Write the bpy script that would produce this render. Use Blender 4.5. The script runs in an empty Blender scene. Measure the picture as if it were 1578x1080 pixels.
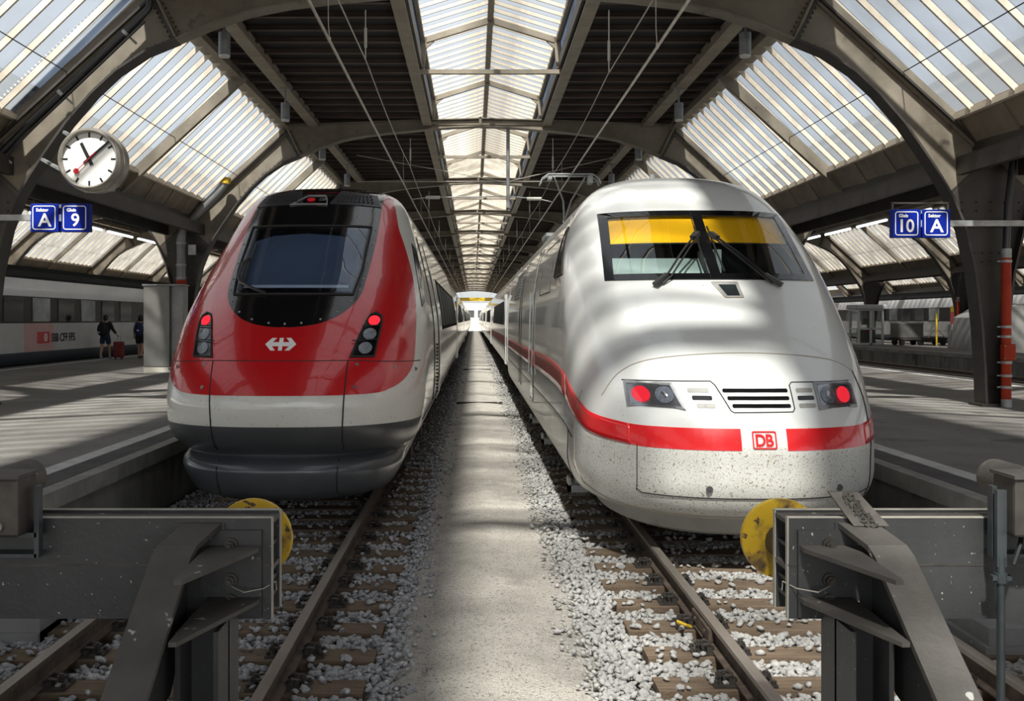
import bpy, bmesh, math, random
import numpy as np
from mathutils import Vector, Matrix
from mathutils.bvhtree import BVHTree

S = bpy.context.scene
COL = S.collection
# ---------------------------------------------------------------- camera, light, exposure
FPX = 1543.0
HC = 2.13                                   # camera height above the rail heads
cd = bpy.data.cameras.new('camera'); cam = bpy.data.objects.new('camera', cd); COL.objects.link(cam)
cd.sensor_fit = 'HORIZONTAL'; cd.sensor_width = 36.0
cd.lens = 36.0 * FPX / 1578.0
cd.shift_x = 59.0 / 1578.0; cd.shift_y = -48.0 / 1578.0
cd.clip_end = 2000; cd.clip_start = 0.05
cam.location = (0, 0, HC); cam.rotation_euler = (math.pi / 2, 0, 0)
S.camera = cam

W = bpy.data.worlds.new('sky'); S.world = W; W.use_nodes = True
nt = W.node_tree; nt.nodes.clear()
sky = nt.nodes.new('ShaderNodeTexSky'); sky.sky_type = 'NISHITA'; sky.sun_disc = False
sky.sun_elevation = math.radians(54); sky.sun_rotation = math.radians(180); sky.air_density = 1.0
sky.dust_density = 2.5; sky.ozone_density = 1.0
haze = nt.nodes.new('ShaderNodeMix'); haze.data_type = 'RGBA'
haze.inputs[0].default_value = 0.45
haze.inputs[7].default_value = (5.2, 5.4, 5.7, 1)     # thin white summer cloud over the whole sky
nt.links.new(sky.outputs[0], haze.inputs[6])
bg = nt.nodes.new('ShaderNodeBackground'); bg.inputs[1].default_value = 0.15
wo = nt.nodes.new('ShaderNodeOutputWorld')
nt.links.new(haze.outputs[2], bg.inputs[0]); nt.links.new(bg.outputs[0], wo.inputs[0])

sd = bpy.data.lights.new('sun', 'SUN'); so = bpy.data.objects.new('sun', sd); COL.objects.link(so)
sd.energy = 31.0; sd.angle = math.radians(2.6); sd.color = (1.0, 0.93, 0.80)
_el = math.radians(54)
sun_dir = Vector((0.10, math.cos(_el), -math.sin(_el))).normalized()
so.rotation_euler = sun_dir.to_track_quat('-Z', 'Y').to_euler()
so.location = (0, -30, 40)

# added fill light, standing in for the unseen glazed concourse behind the photographer
ad = bpy.data.lights.new('concourse_fill', 'AREA'); ao = bpy.data.objects.new('concourse_fill', ad); COL.objects.link(ao)
ad.shape = 'RECTANGLE'; ad.size = 30; ad.size_y = 9; ad.energy = 880; ad.color = (0.95, 0.97, 1.0)
ao.location = (0.4, -19.0, 6.0); ao.rotation_euler = (math.radians(86), 0, 0)

S.view_settings.view_transform = 'Standard'; S.view_settings.look = 'None'
S.view_settings.gamma = 1.0; S.view_settings.use_curve_mapping = False
S.view_settings.exposure = 0.5
S.render.engine = 'CYCLES'
S.cycles.max_bounces = 10; S.cycles.diffuse_bounces = 4; S.cycles.glossy_bounces = 4
S.cycles.transmission_bounces = 6; S.cycles.transparent_max_bounces = 12
S.cycles.sample_clamp_indirect = 6.0; S.cycles.blur_glossy = 0.5
S.cycles.caustics_reflective = False; S.cycles.caustics_refractive = False

# ---------------------------------------------------------------- materials
def nm(name):
    m = bpy.data.materials.new(name); m.use_nodes = True
    t = m.node_tree; t.nodes.clear()
    o = t.nodes.new('ShaderNodeOutputMaterial')
    return m, t, o

def pm(name, a, b=None, scale=4.0, rough=0.6, metal=0.0, bump=0.0, bscale=None, coat=0.0, lo=0.35, hi=0.65,
       spots=None, stretch=None, spec=0.5, rrand=0.0, emit=None, detail=6.0, streak=None):
    """Principled surface: colour a mottled with b, optional bump, dirt spots (scale, threshold, colour) and stains."""
    m, t, o = nm(name); L = t.links.new
    p = t.nodes.new('ShaderNodeBsdfPrincipled'); L(p.outputs[0], o.inputs[0])
    p.inputs['Roughness'].default_value = rough; p.inputs['Metallic'].default_value = metal
    p.inputs['Specular IOR Level'].default_value = spec
    if coat: p.inputs['Coat Weight'].default_value = coat; p.inputs['Coat Roughness'].default_value = 0.04
    co = t.nodes.new('ShaderNodeTexCoord').outputs['Object']
    if stretch:
        mp = t.nodes.new('ShaderNodeMapping'); mp.inputs['Scale'].default_value = stretch
        L(co, mp.inputs[0]); cs = mp.outputs[0]
    else: cs = co
    def noise(sc, det=detail, src=None, rg=0.6):
        n = t.nodes.new('ShaderNodeTexNoise'); n.inputs['Scale'].default_value = sc
        n.inputs['Detail'].default_value = det; n.inputs['Roughness'].default_value = rg
        L(src or cs, n.inputs['Vector']); return n.outputs[0]
    def ramp(src, x0, x1):
        r = t.nodes.new('ShaderNodeMapRange'); r.inputs[1].default_value = x0; r.inputs[2].default_value = x1
        L(src, r.inputs[0]); return r.outputs[0]
    def mix(f, c0, c1):
        x = t.nodes.new('ShaderNodeMix'); x.data_type = 'RGBA'
        if isinstance(f, float): x.inputs[0].default_value = f
        else: L(f, x.inputs[0])
        for k, c in ((6, c0), (7, c1)):
            if isinstance(c, tuple): x.inputs[k].default_value = (*c[:3], 1)
            else: L(c, x.inputs[k])
        return x.outputs[2]
    c = tuple(a)
    if b: c = mix(ramp(noise(scale), lo, hi), tuple(a), tuple(b))
    if streak: c = mix(ramp(noise(streak[0]), streak[1], streak[1] + 0.12), c, streak[2])
    if spots:
        for sc, th, cc in spots:
            c = mix(ramp(noise(sc, 2.0, co, 0.5), th, th + 0.04), c, cc)
    if isinstance(c, tuple): p.inputs['Base Color'].default_value = (*c[:3], 1)
    else: L(c, p.inputs['Base Color'])
    if rrand:
        L(ramp2(t, noise(scale * 1.7, 4.0), rough - rrand, rough + rrand), p.inputs['Roughness'])
    if bump:
        bn = t.nodes.new('ShaderNodeBump'); bn.inputs['Strength'].default_value = bump; bn.inputs['Distance'].default_value = 0.02
        L(noise(bscale or scale * 6, 6.0, co), bn.inputs['Height']); L(bn.outputs[0], p.inputs['Normal'])
    if emit:
        p.inputs['Emission Color'].default_value = (*emit[:3], 1); p.inputs['Emission Strength'].default_value = emit[3]
    return m
def ramp2(t, src, y0, y1):
    r = t.nodes.new('ShaderNodeMapRange'); r.inputs[3].default_value = max(0, y0); r.inputs[4].default_value = min(1, y1)
    t.links.new(src, r.inputs[0]); return r.outputs[0]

def glass_mat(name, clear, tint, milky, ripple=0.0):
    """thin roof glazing: part clear, part milky (wired cast glass)"""
    m, t, o = nm(name); L = t.links.new
    a = t.nodes.new('ShaderNodeBsdfTransparent'); a.inputs[0].default_value = (*tint, 1)
    b = t.nodes.new('ShaderNodeBsdfTranslucent'); b.inputs[0].default_value = (*milky, 1)
    x = t.nodes.new('ShaderNodeMixShader'); x.inputs[0].default_value = 1 - clear
    if ripple:
        n = t.nodes.new('ShaderNodeTexNoise'); n.inputs['Scale'].default_value = 0.9; n.inputs['Detail'].default_value = 3
        r = t.nodes.new('ShaderNodeMapRange'); r.inputs[1].default_value = .35; r.inputs[2].default_value = .65
        r.inputs[3].default_value = 1 - clear - ripple; r.inputs[4].default_value = 1 - clear + ripple
        tc = t.nodes.new('ShaderNodeTexCoord'); L(tc.outputs['Object'], n.inputs[0]); L(n.outputs[0], r.inputs[0]); L(r.outputs[0], x.inputs[0])
    L(a.outputs[0], x.inputs[1]); L(b.outputs[0], x.inputs[2]); L(x.outputs[0], o.inputs[0])
    return m
def pane_mat(name, tint, refl=1.0, rough=0.0):
    """clear flat window glass with its reflection"""
    m, t, o = nm(name); L = t.links.new
    a = t.nodes.new('ShaderNodeBsdfTransparent'); a.inputs[0].default_value = (*tint, 1)
    g = t.nodes.new('ShaderNodeBsdfGlossy'); g.inputs['Roughness'].default_value = rough
    lw = t.nodes.new('ShaderNodeLayerWeight'); lw.inputs[0].default_value = .5
    f = t.nodes.new('ShaderNodeMath'); f.operation = 'POWER'; f.inputs[1].default_value = 4.0; L(lw.outputs['Facing'], f.inputs[0])
    k = t.nodes.new('ShaderNodeMath'); k.operation = 'MULTIPLY_ADD'; k.inputs[1].default_value = .9 * refl; k.inputs[2].default_value = .045 * refl
    x = t.nodes.new('ShaderNodeMixShader')
    L(f.outputs[0], k.inputs[0]); L(k.outputs[0], x.inputs[0]); L(a.outputs[0], x.inputs[1]); L(g.outputs[0], x.inputs[2]); L(x.outputs[0], o.inputs[0])
    return m
def lamp_mat(name, col, s):
    m, t, o = nm(name); e = t.nodes.new('ShaderNodeEmission'); e.inputs[0].default_value = (*col, 1); e.inputs[1].default_value = s
    t.links.new(e.outputs[0], o.inputs[0]); return m

M = {}
M['steel'] = pm('painted_roof_steel', (.15, .125, .092), (.235, .205, .16), 1.1, .55, bump=.12, bscale=25, streak=(3.0, .60, (.075, .062, .048)))
M['steel_dark'] = pm('dark_column_steel', (.028, .023, .020), (.052, .045, .038), 1.5, .5, bump=.15, bscale=20)
M['purlin'] = pm('purlin_paint', (.22, .18, .135), (.30, .26, .20), 2.0, .6)
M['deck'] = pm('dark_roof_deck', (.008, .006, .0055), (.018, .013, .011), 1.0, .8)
M['joist'] = pm('brown_joist', (.055, .038, .030), (.09, .062, .05), 1.2, .7)
M['bar'] = pm('cream_glazing_bar', (.62, .53, .42), (.78, .70, .58), 3, .6, streak=(5, .62, (.35, .27, .19)))
M['glass'] = glass_mat('wired_roof_glass', .39, (.93, .96, 1.0), (.108, .118, .132), .08)
M['glass_far'] = glass_mat('adjacent_roof_glass', .34, (.94, .96, 1.0), (.128, .132, .134), .06)
M['fascia'] = pm('eaves_panel', (.15, .12, .085), (.23, .19, .14), 1.5, .7)
M['asphalt'] = pm('platform_asphalt', (.165, .152, .14), (.25, .235, .215), .7, .75, bump=.2, bscale=60, streak=(1.3, .60, (.115, .105, .098)), spots=[(9, .70, (.05, .045, .04))])
M['asphalt_edge'] = pm('edge_asphalt', (.060, .055, .055), (.10, .093, .09), 2, .8, bump=.2, bscale=50)
M['white_line'] = pm('worn_white_line', (.50, .50, .48), (.66, .66, .64), 5, .7, streak=(8, .60, (.33, .32, .31)))
M['concrete'] = pm('stained_concrete', (.135, .128, .115), (.24, .23, .21), 1.4, .8, bump=.25, bscale=15, stretch=(1, 1, .35), streak=(2.2, .56, (.06, .056, .05)))
M['concrete_pale'] = pm('pale_concrete', (.23, .23, .225), (.33, .33, .32), 1.2, .8, bump=.1, bscale=15)
M['coping'] = pm('coping_concrete', (.22, .21, .19), (.33, .32, .29), 3, .8, bump=.2, bscale=30)
M['earth'] = pm('ballast_dust', (.10, .092, .084), (.19, .18, .165), 14, .95, bump=.9, bscale=18)
M['path'] = pm('gravel_path', (.42, .385, .335), (.56, .52, .46), 3, .95, bump=1.0, bscale=42, spots=[(38, .60, (.22, .205, .185)), (85, .57, (.28, .26, .235)), (120, .60, (.68, .64, .58))], streak=(1.6, .55, (.35, .32, .285)))
M['stone'] = pm('ballast_stone', (.22, .222, .23), (.56, .56, .565), 15, .9, bump=.3, bscale=90, spots=[(14, .60, (.13, .125, .13)), (21, .66, (.60, .59, .57))])
M['stone_pale'] = pm('dusty_ballast_stone', (.30, .292, .28), (.47, .46, .44), 13, .9, bump=.3, bscale=90, spots=[(14, .66, (.25, .22, .19))])
M['wood'] = pm('sleeper_wood', (.115, .078, .050), (.20, .145, .098), 5, .85, bump=.5, bscale=40, stretch=(.6, 6, 6), spots=[(8, .68, (.06, .045, .035))])
M['rail_head'] = pm('worn_rail_head', (.24, .205, .17), (.38, .34, .295), 6, .42, .45, bump=.1, stretch=(1, .15, 1))
M['rust'] = pm('rail_rust', (.060, .042, .032), (.125, .090, .066), 9, .8, bump=.3)
M['buffer'] = pm('buffer_stop_paint', (.030, .0315, .032), (.048, .0495, .049), 2.2, .5, bump=.12, bscale=30, stretch=(1, 1, .4), spots=[(55, .715, (.36, .35, .33))], streak=(2.6, .60, (.05, .043, .036)))
M['buffer_top'] = pm('dusty_buffer_paint', (.058, .052, .047), (.085, .078, .07), 4, .6, bump=.2, bscale=30, spots=[(16, .70, (.4, .39, .36))], streak=(5, .6, (.06, .052, .046)))
M['edge'] = pm('scuffed_edge', (.30, .28, .24), (.42, .39, .34), 8, .6)
M['bolt'] = pm('dark_bolt', (.05, .043, .038), (.09, .08, .07), 9, .5, .4)
M['yellow'] = pm('scraped_yellow_paint', (.62, .38, .018), (.70, .46, .03), 3, .5, bump=.1, streak=(5, .56, (.16, .10, .05)), spots=[(20, .66, (.09, .06, .04))])
M['galv'] = pm('galvanised_steel', (.28, .29, .29), (.42, .43, .43), 5, .45, .4)
M['wire'] = pm('catenary_wire', (.36, .32, .27), (.48, .44, .38), 3, .5, .3)
M['insul'] = pm('insulator', (.45, .44, .38), None, 1, .4)
M['grey_lamp'] = pm('grey_lamp_housing', (.20, .21, .215), (.28, .29, .30), 6, .45, .3)
M['lamp_glass'] = pm('lamp_diffuser', (.65, .65, .62), None, 1, .3)
M['tube'] = lamp_mat('fluorescent_tube', (.95, .98, 1.0), 3.0)
M['blue'] = pm('blue_sign_enamel', (.002, .016, .26), None, 1, .5, spec=.15)
M['white'] = pm('white_enamel', (.80, .80, .79), None, 1, .45)
M['black'] = pm('black_paint', (.012, .012, .013), None, 1, .35)
M['clock_case'] = pm('clock_case_metal', (.30, .275, .24), (.40, .37, .33), 5, .35, .5)
M['dial'] = pm('clock_dial', (.82, .82, .79), None, 1, .35)
M['red_hand'] = pm('red_enamel', (.55, .02, .02), None, 1, .4)
M['pipe_red'] = pm('red_pipe', (.34, .032, .012), (.44, .048, .018), 3, .55, bump=.05, spec=.2)
M['pipe_grey'] = pm('grey_pipe', (.20, .20, .205), (.28, .28, .28), 3, .4, .2)
M['pole_paint'] = pm('dark_pole_paint', (.045, .055, .06), (.075, .085, .09), 5, .45, .3)
M['pipe_black'] = pm('black_conduit', (.016, .016, .017), None, 1, .3)
M['cabinet'] = pm('grey_cabinet', (.155, .155, .145), (.20, .20, .19), 1.5, .4, .3)
M['plinth'] = pm('cream_plinth', (.48, .46, .40), None, 1, .7)
# trains
DIRT = [(55, .70, (.22, .17, .12))]
M['cream'] = pm('cream_train_paint', (.66, .65, .60), (.70, .69, .645), 1.2, .28, coat=.6, spots=[(48, .685, (.34, .28, .21)), (90, .68, (.36, .30, .23))])
M['red'] = pm('red_train_paint', (.50, .008, .012), (.54, .010, .014), 1, .25, coat=.8, spots=[(60, .77, (.30, .10, .07))])
M['skirt'] = pm('anthracite_train_paint', (.060, .062, .066), (.078, .080, .084), 1.4, .34, coat=.45)
M['skirt_blue'] = pm('slate_bumper_paint', (.058, .066, .074), (.074, .082, .09), 1.4, .32, coat=.5)
M['mask'] = pm('black_gloss_mask', (.006, .006, .007), None, 1, .14, coat=.3, spots=[(50, .76, (.05, .05, .05))])
M['band'] = pm('matt_window_band', (.008, .008, .009), None, 1, .75, spec=.05)
M['side_glass'] = pm('dark_coach_window', (.012, .014, .015), (.03, .034, .036), 1.4, .45, spec=.12)
M['mask_matt'] = pm('matt_black_roof', (.030, .030, .034), (.044, .044, .049), 3, .45)
M['seam'] = pm('panel_joint', (.018, .017, .016), None, 1, .8)
M['seam_pale'] = pm('pale_panel_joint', (.40, .35, .29), None, 1, .8)
M['blind'] = pm('grey_blue_cab_blind', (.10, .125, .175), (.14, .168, .22), 1.0, .7)
M['ice_white'] = pm('white_express_paint', (.68, .685, .665), (.725, .73, .715), .9, .22, coat=.7, spots=[(30, .745, (.34, .27, .2)), (70, .73, (.30, .24, .17))])
M['ice_dirty'] = pm('fly_specked_white_paint', (.60, .595, .55), (.68, .675, .64), 2.2, .36, coat=.3, spots=[(42, .64, (.27, .21, .145)), (85, .62, (.31, .245, .175)), (140, .63, (.24, .19, .14))])
M['ice_side'] = pm('white_side_paint', (.60, .595, .57), (.68, .675, .65), .6, .24, coat=.7, stretch=(1, 3, .6), streak=(2.2, .60, (.50, .475, .43)))
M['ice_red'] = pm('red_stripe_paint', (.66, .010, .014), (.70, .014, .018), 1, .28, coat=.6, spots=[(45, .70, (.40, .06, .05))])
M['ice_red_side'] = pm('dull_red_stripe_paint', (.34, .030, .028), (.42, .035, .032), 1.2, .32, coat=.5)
M['valance'] = pm('grey_valance', (.30, .29, .265), (.38, .37, .34), 3, .5, streak=(4, .58, (.22, .2, .17)))
M['amber'] = pm('amber_sun_blind', (.98, .47, .008), None, 1, .7, spec=.1)
M['cab_grey'] = pm('cab_desk_grey', (.26, .32, .31), (.32, .38, .37), 3, .6)
M['cab_dark'] = pm('cab_lining', (.030, .031, .030), None, 1, .8)
M['seat'] = pm('driver_seat_fabric', (.014, .016, .018), None, 1, .9)
M['screen'] = pane_mat('windscreen_glass', (.93, .96, .95), .9)
M['screen_dark'] = pane_mat('tinted_windscreen_glass', (.80, .85, .92), .8)
M['lens'] = pane_mat('lamp_cover_glass', (.9, .9, .92), 1.0)
M['window'] = pm('dark_train_window', (.008, .010, .011), (.022, .026, .028), 1.4, .08, spec=.6)
M['window_pale'] = pm('daylight_painted_window', (.16, .18, .18), (.46, .48, .47), .5, .2, spec=.3)  # opaque pale tone paints in the daylight seen through the coach
M['chrome'] = pm('reflector', (.55, .55, .56), None, 1, .18, .9)
M['lens_grey'] = pm('grey_lamp_lens', (.16, .18, .20), (.26, .29, .32), 30, .15)
M['red_lamp'] = lamp_mat('lit_red_tail_lamp', (1.0, .03, .05), .85)
M['red_dull'] = pm('red_lamp_lens', (.24, .012, .018), None, 1, .15, emit=(1, .02, .04, .15))
M['under'] = pm('underframe_grime', (.022, .020, .018), (.05, .044, .038), 5, .8)
M['wheel'] = pm('wheel_steel', (.10, .075, .058), (.16, .125, .10), 5, .5, .4)
M['rubber'] = pm('wiper_rubber', (.016, .016, .018), None, 1, .38)
M['roof_grey'] = pm('ribbed_roof_grey', (.018, .020, .022), (.030, .032, .034), 2, .7, spec=.2)
M['coach_pale'] = pm('pale_coach_paint', (.43, .43, .42), (.50, .50, .485), 1, .4, coat=.2)
M['coach_white'] = pm('white_coach_paint', (.62, .63, .64), (.68, .69, .70), 1, .4, coat=.2)
M['coach_blue'] = pm('dark_slate_coach_paint', (.035, .05, .062), (.05, .065, .08), 1, .5)
M['coach_red'] = pm('red_coach_door_paint', (.55, .05, .05), None, 1, .35, coat=.4)
M['coach_black'] = pm('black_window_band', (.006, .006, .007), None, 1, .3, spec=.3)
M['door_yellow'] = pm('yellow_door_mark', (.72, .5, .03), None, 1, .5)
# people
M['skin'] = pm('skin', (.47, .27, .18), None, 1, .55)
M['hair'] = pm('dark_hair', (.016, .011, .010), None, 1, .6)
M['cloth_black'] = pm('black_cloth', (.013, .013, .016), None, 1, .9)
M['cloth_navy'] = pm('navy_cloth', (.016, .026, .060), None, 1, .9)
M['cloth_grey'] = pm('grey_cloth', (.26, .29, .33), None, 1, .9)
M['bag_navy'] = pm('navy_rucksack_cloth', (.010, .018, .075), None, 1, .8)
M['case_red'] = pm('maroon_suitcase_cloth', (.16, .022, .020), (.21, .03, .027), 9, .7)
M['shoe'] = pm('blue_shoe', (.16, .25, .50), None, 1, .7)
M['shoe_dark'] = pm('dark_shoe', (.03, .025, .025), None, 1, .7)

# ---------------------------------------------------------------- helpers
ORG = {}
class MB:
    """collects shapes and links them as ONE mesh object; world coordinates in, parent's origin subtracted"""
    def __init__(s): s.v = []; s.f = []; s.m = []; s.k = 0
    def add(s, vs, fs):
        o = len(s.v); s.v += [tuple(p) for p in vs]
        s.f += [tuple(i + o for i in f) for f in fs]; s.m += [s.k] * len(fs); return s
    def mat(s, k): s.k = k; return s
    def box(s, c, d, rz=0.0, rx=0.0, ry=0.0):
        R = Matrix.Rotation(rz, 3, 'Z') @ Matrix.Rotation(ry, 3, 'Y') @ Matrix.Rotation(rx, 3, 'X')
        P = [Vector(c) + R @ Vector((x * d[0] / 2, y * d[1] / 2, z * d[2] / 2)) for x in (-1, 1) for y in (-1, 1) for z in (-1, 1)]
        return s.add(P, [(0, 1, 3, 2), (4, 6, 7, 5), (0, 4, 5, 1), (2, 3, 7, 6), (0, 2, 6, 4), (1, 5, 7, 3)])
    def bx(s, x0, x1, y0, y1, z0, z1):
        return s.box(((x0 + x1) / 2, (y0 + y1) / 2, (z0 + z1) / 2), (abs(x1 - x0), abs(y1 - y0), abs(z1 - z0)))
    def bar(s, p, q, w, h, up=(0, 0, 1)):
        p, q = Vector(p), Vector(q); d = (q - p).normalized(); u = Vector(up)
        r = d.cross(u)
        if r.length < 1e-5: r = d.cross(Vector((0, 1, 0)))
        r.normalize(); u = r.cross(d)
        P = []
        for e in (p, q):
            for a, b in ((-1, -1), (1, -1), (1, 1), (-1, 1)): P.append(e + r * a * w / 2 + u * b * h / 2)
        return s.add(P, [(0, 1, 2, 3), (7, 6, 5, 4), (0, 4, 5, 1), (1, 5, 6, 2), (2, 6, 7, 3), (3, 7, 4, 0)])
    def cyl(s, p, q, r, n=12, r2=None, cap=True):
        p, q = Vector(p), Vector(q); d = (q - p).normalized()
        a = d.orthogonal().normalized(); b = d.cross(a); r2 = r if r2 is None else r2
        P = [p + (a * math.cos(2 * math.pi * i / n) + b * math.sin(2 * math.pi * i / n)) * r for i in range(n)]
        P += [q + (a * math.cos(2 * math.pi * i / n) + b * math.sin(2 * math.pi * i / n)) * r2 for i in range(n)]
        F = [(i, (i + 1) % n, n + (i + 1) % n, n + i) for i in range(n)]
        if cap: F += [tuple(range(n))[::-1], tuple(range(n, 2 * n))]
        return s.add(P, F)
    def tube(s, pts, r, n=8):
        pts = [Vector(p) for p in pts]; rings = []
        prev = None
        for i, p in enumerate(pts):
            d = (pts[min(i + 1, len(pts) - 1)] - pts[max(i - 1, 0)]).normalized()
            a = d.orthogonal().normalized() if prev is None else (prev - d * prev.dot(d)).normalized()
            prev = a; b = d.cross(a)
            rings.append([p + (a * math.cos(2 * math.pi * j / n) + b * math.sin(2 * math.pi * j / n)) * r for j in range(n)])
        P = [v for R in rings for v in R]; F = []
        for i in range(len(pts) - 1):
            for j in range(n): F.append((i * n + j, i * n + (j + 1) % n, (i + 1) * n + (j + 1) % n, (i + 1) * n + j))
        F += [tuple(range(n))[::-1], tuple(range((len(pts) - 1) * n, len(pts) * n))]
        return s.add(P, F)
    def prism(s, poly, plane, a, b):
        """2D polygon extruded: plane 'xz' along y, 'xy' along z, 'yz' along x"""
        def P(u, v, w): return {'xz': (u, w, v), 'xy': (u, v, w), 'yz': (w, u, v)}[plane]
        n = len(poly); V = [P(u, v, a) for u, v in poly] + [P(u, v, b) for u, v in poly]
        F = [tuple(range(n)), tuple(range(n, 2 * n))[::-1]] + [(i, n + i, n + (i + 1) % n, (i + 1) % n) for i in range(n)]
        return s.add(V, F)
    def strip(s, pts, y0, y1, t):
        """bent plate: polyline in xz with thickness t, from y0 to y1"""
        n = len(pts); L = []; R = []
        for i in range(n):
            a = Vector(pts[max(i - 1, 0)]); b = Vector(pts[min(i + 1, n - 1)]); d = (b - a).normalized(); q = Vector((-d.y, d.x)) * t / 2
            c = Vector(pts[i]); L.append(c + q); R.append(c - q)
        for i in range(n - 1):
            s.prism([L[i], L[i + 1], R[i + 1], R[i]], 'xz', y0, y1)
        return s
    def disc(s, c, r, axis, t, n=32):
        a = Vector(axis).normalized(); return s.cyl(Vector(c) - a * t / 2, Vector(c) + a * t / 2, r, n)
    def ball(s, c, r, n=8, m=6):
        rx, ry, rz = (r, r, r) if isinstance(r, (int, float)) else r
        V = []; F = []
        for i in range(m + 1):
            th = math.pi * i / m
            for j in range(n):
                ph = 2 * math.pi * j / n
                V.append((c[0] + rx * math.sin(th) * math.cos(ph), c[1] + ry * math.sin(th) * math.sin(ph), c[2] + rz * math.cos(th)))
        for i in range(m):
            for j in range(n): F.append((i * n + j, i * n + (j + 1) % n, (i + 1) * n + (j + 1) % n, (i + 1) * n + j))
        return s.add(V, F)
    def mesh(s, name, mats, org=(0, 0, 0), smooth=False):
        me = bpy.data.meshes.new(name)
        me.from_pydata([(p[0] - org[0], p[1] - org[1], p[2] - org[2]) for p in s.v], [], s.f)
        mats = mats if isinstance(mats, (list, tuple)) else [mats]
        for m in mats: me.materials.append(m)
        me.polygons.foreach_set('material_index', s.m)
        bm = bmesh.new(); bm.from_mesh(me); bmesh.ops.recalc_face_normals(bm, faces=bm.faces); bm.to_mesh(me); bm.free()
        if smooth:
            me.polygons.foreach_set('use_smooth', [True] * len(me.polygons))
            try: me.set_sharp_from_angle(angle=math.radians(smooth if smooth > 1 else 38))
            except Exception: pass
        return me
    def build(s, name, mats, parent=None, smooth=False, bevel=0.0, at=None):
        org = ORG.get(parent.name, (0, 0, 0)) if parent else (at or (0, 0, 0))
        me = s.mesh(name, mats, org, smooth)
        o = bpy.data.objects.new(name, me); COL.objects.link(o)
        if parent: o.parent = parent; ORG[o.name] = org
        elif at: o.location = at; ORG[o.name] = tuple(at)
        if bevel:
            b = o.modifiers.new('bevel', 'BEVEL'); b.width = bevel; b.segments = 2; b.limit_method = 'ANGLE'
        return o

def tag(o, label=None, cat=None, group=None, kind=None):
    if label: o['label'] = label
    if cat: o['category'] = cat
    if group: o['group'] = group
    if kind: o['kind'] = kind
    return o
def empty(name, loc, label=None, cat=None, group=None, kind=None):
    o = bpy.data.objects.new(name, None); COL.objects.link(o); o.location = loc; o.empty_display_size = .2
    ORG[o.name] = tuple(loc); return tag(o, label, cat, group, kind)
def inst(name, me, parent, loc, rot=None, scale=None):
    """object of a shared mesh at a world place, child of parent (whose parts sit at its origin)"""
    o = bpy.data.objects.new(name, me); COL.objects.link(o)
    g = ORG.get(parent.name, (0, 0, 0)) if parent else (0, 0, 0)
    o.location = (loc[0] - g[0], loc[1] - g[1], loc[2] - g[2])
    if rot: o.rotation_euler = rot
    if scale: o.scale = scale
    if parent: o.parent = parent
    ORG[o.name] = tuple(loc)
    return o
def copy_tree(o, parent=None):
    c = o.copy(); COL.objects.link(c)
    if parent: c.parent = parent
    for ch in o.children: copy_tree(ch, c)
    return c

def text_shape(txt, size, bold=0.0, spacing=1.0, align='CENTER'):
    """outline letters as flat mesh data (verts 2D, faces)"""
    cu = bpy.data.curves.new('t', 'FONT'); cu.body = txt; cu.size = size; cu.align_x = align; cu.offset = bold
    cu.space_character = spacing; cu.resolution_u = 4
    o = bpy.data.objects.new('t', cu); COL.objects.link(o)
    dg = bpy.context.evaluated_depsgraph_get(); me = bpy.data.meshes.new_from_object(o.evaluated_get(dg))
    V = [(v.co.x, v.co.y) for v in me.vertices]; F = [tuple(p.vertices) for p in me.polygons]
    bpy.data.objects.remove(o); bpy.data.curves.remove(cu); bpy.data.meshes.remove(me)
    return V, F
def add_flat(mb, V, F, fn):
    """lay flat 2D faces into space through fn(a,b)"""
    return mb.add([fn(a, b) for a, b in V], F)
def rounded_rect(x0, x1, z0, z1, r, n=4):
    P = []
    for cx, cz, a0 in ((x1 - r, z1 - r, 0), (x0 + r, z1 - r, 90), (x0 + r, z0 + r, 180), (x1 - r, z0 + r, 270)):
        for k in range(n + 1):
            a = math.radians(a0 + 90 * k / n); P.append((cx + r * math.cos(a), cz + r * math.sin(a)))
    return P
def ring_faces(outer, inner):
    n = len(outer); V = list(outer) + list(inner)
    return V, [(i, (i + 1) % n, n + (i + 1) % n, n + i) for i in range(n)]

def pchip(xs, ys):
    """monotone cubic through knots"""
    xs = np.array(xs, float); ys = np.array(ys, float); h = np.diff(xs); d = np.diff(ys) / h
    m = np.zeros(len(xs)); m[0] = d[0]; m[-1] = d[-1]
    for i in range(1, len(xs) - 1):
        if d[i - 1] * d[i] > 0:
            w1 = 2 * h[i] + h[i - 1]; w2 = h[i] + 2 * h[i - 1]; m[i] = (w1 + w2) / (w1 / d[i - 1] + w2 / d[i])
    def f(x):
        x = min(max(x, xs[0]), xs[-1]); i = min(max(int(np.searchsorted(xs, x)) - 1, 0), len(h) - 1)
        t = (x - xs[i]) / h[i]
        return float((1 + 2 * t) * (1 - t) ** 2 * ys[i] + t * (1 - t) ** 2 * h[i] * m[i] + t * t * (3 - 2 * t) * ys[i + 1] + t * t * (t - 1) * h[i] * m[i + 1])
    return f
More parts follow.
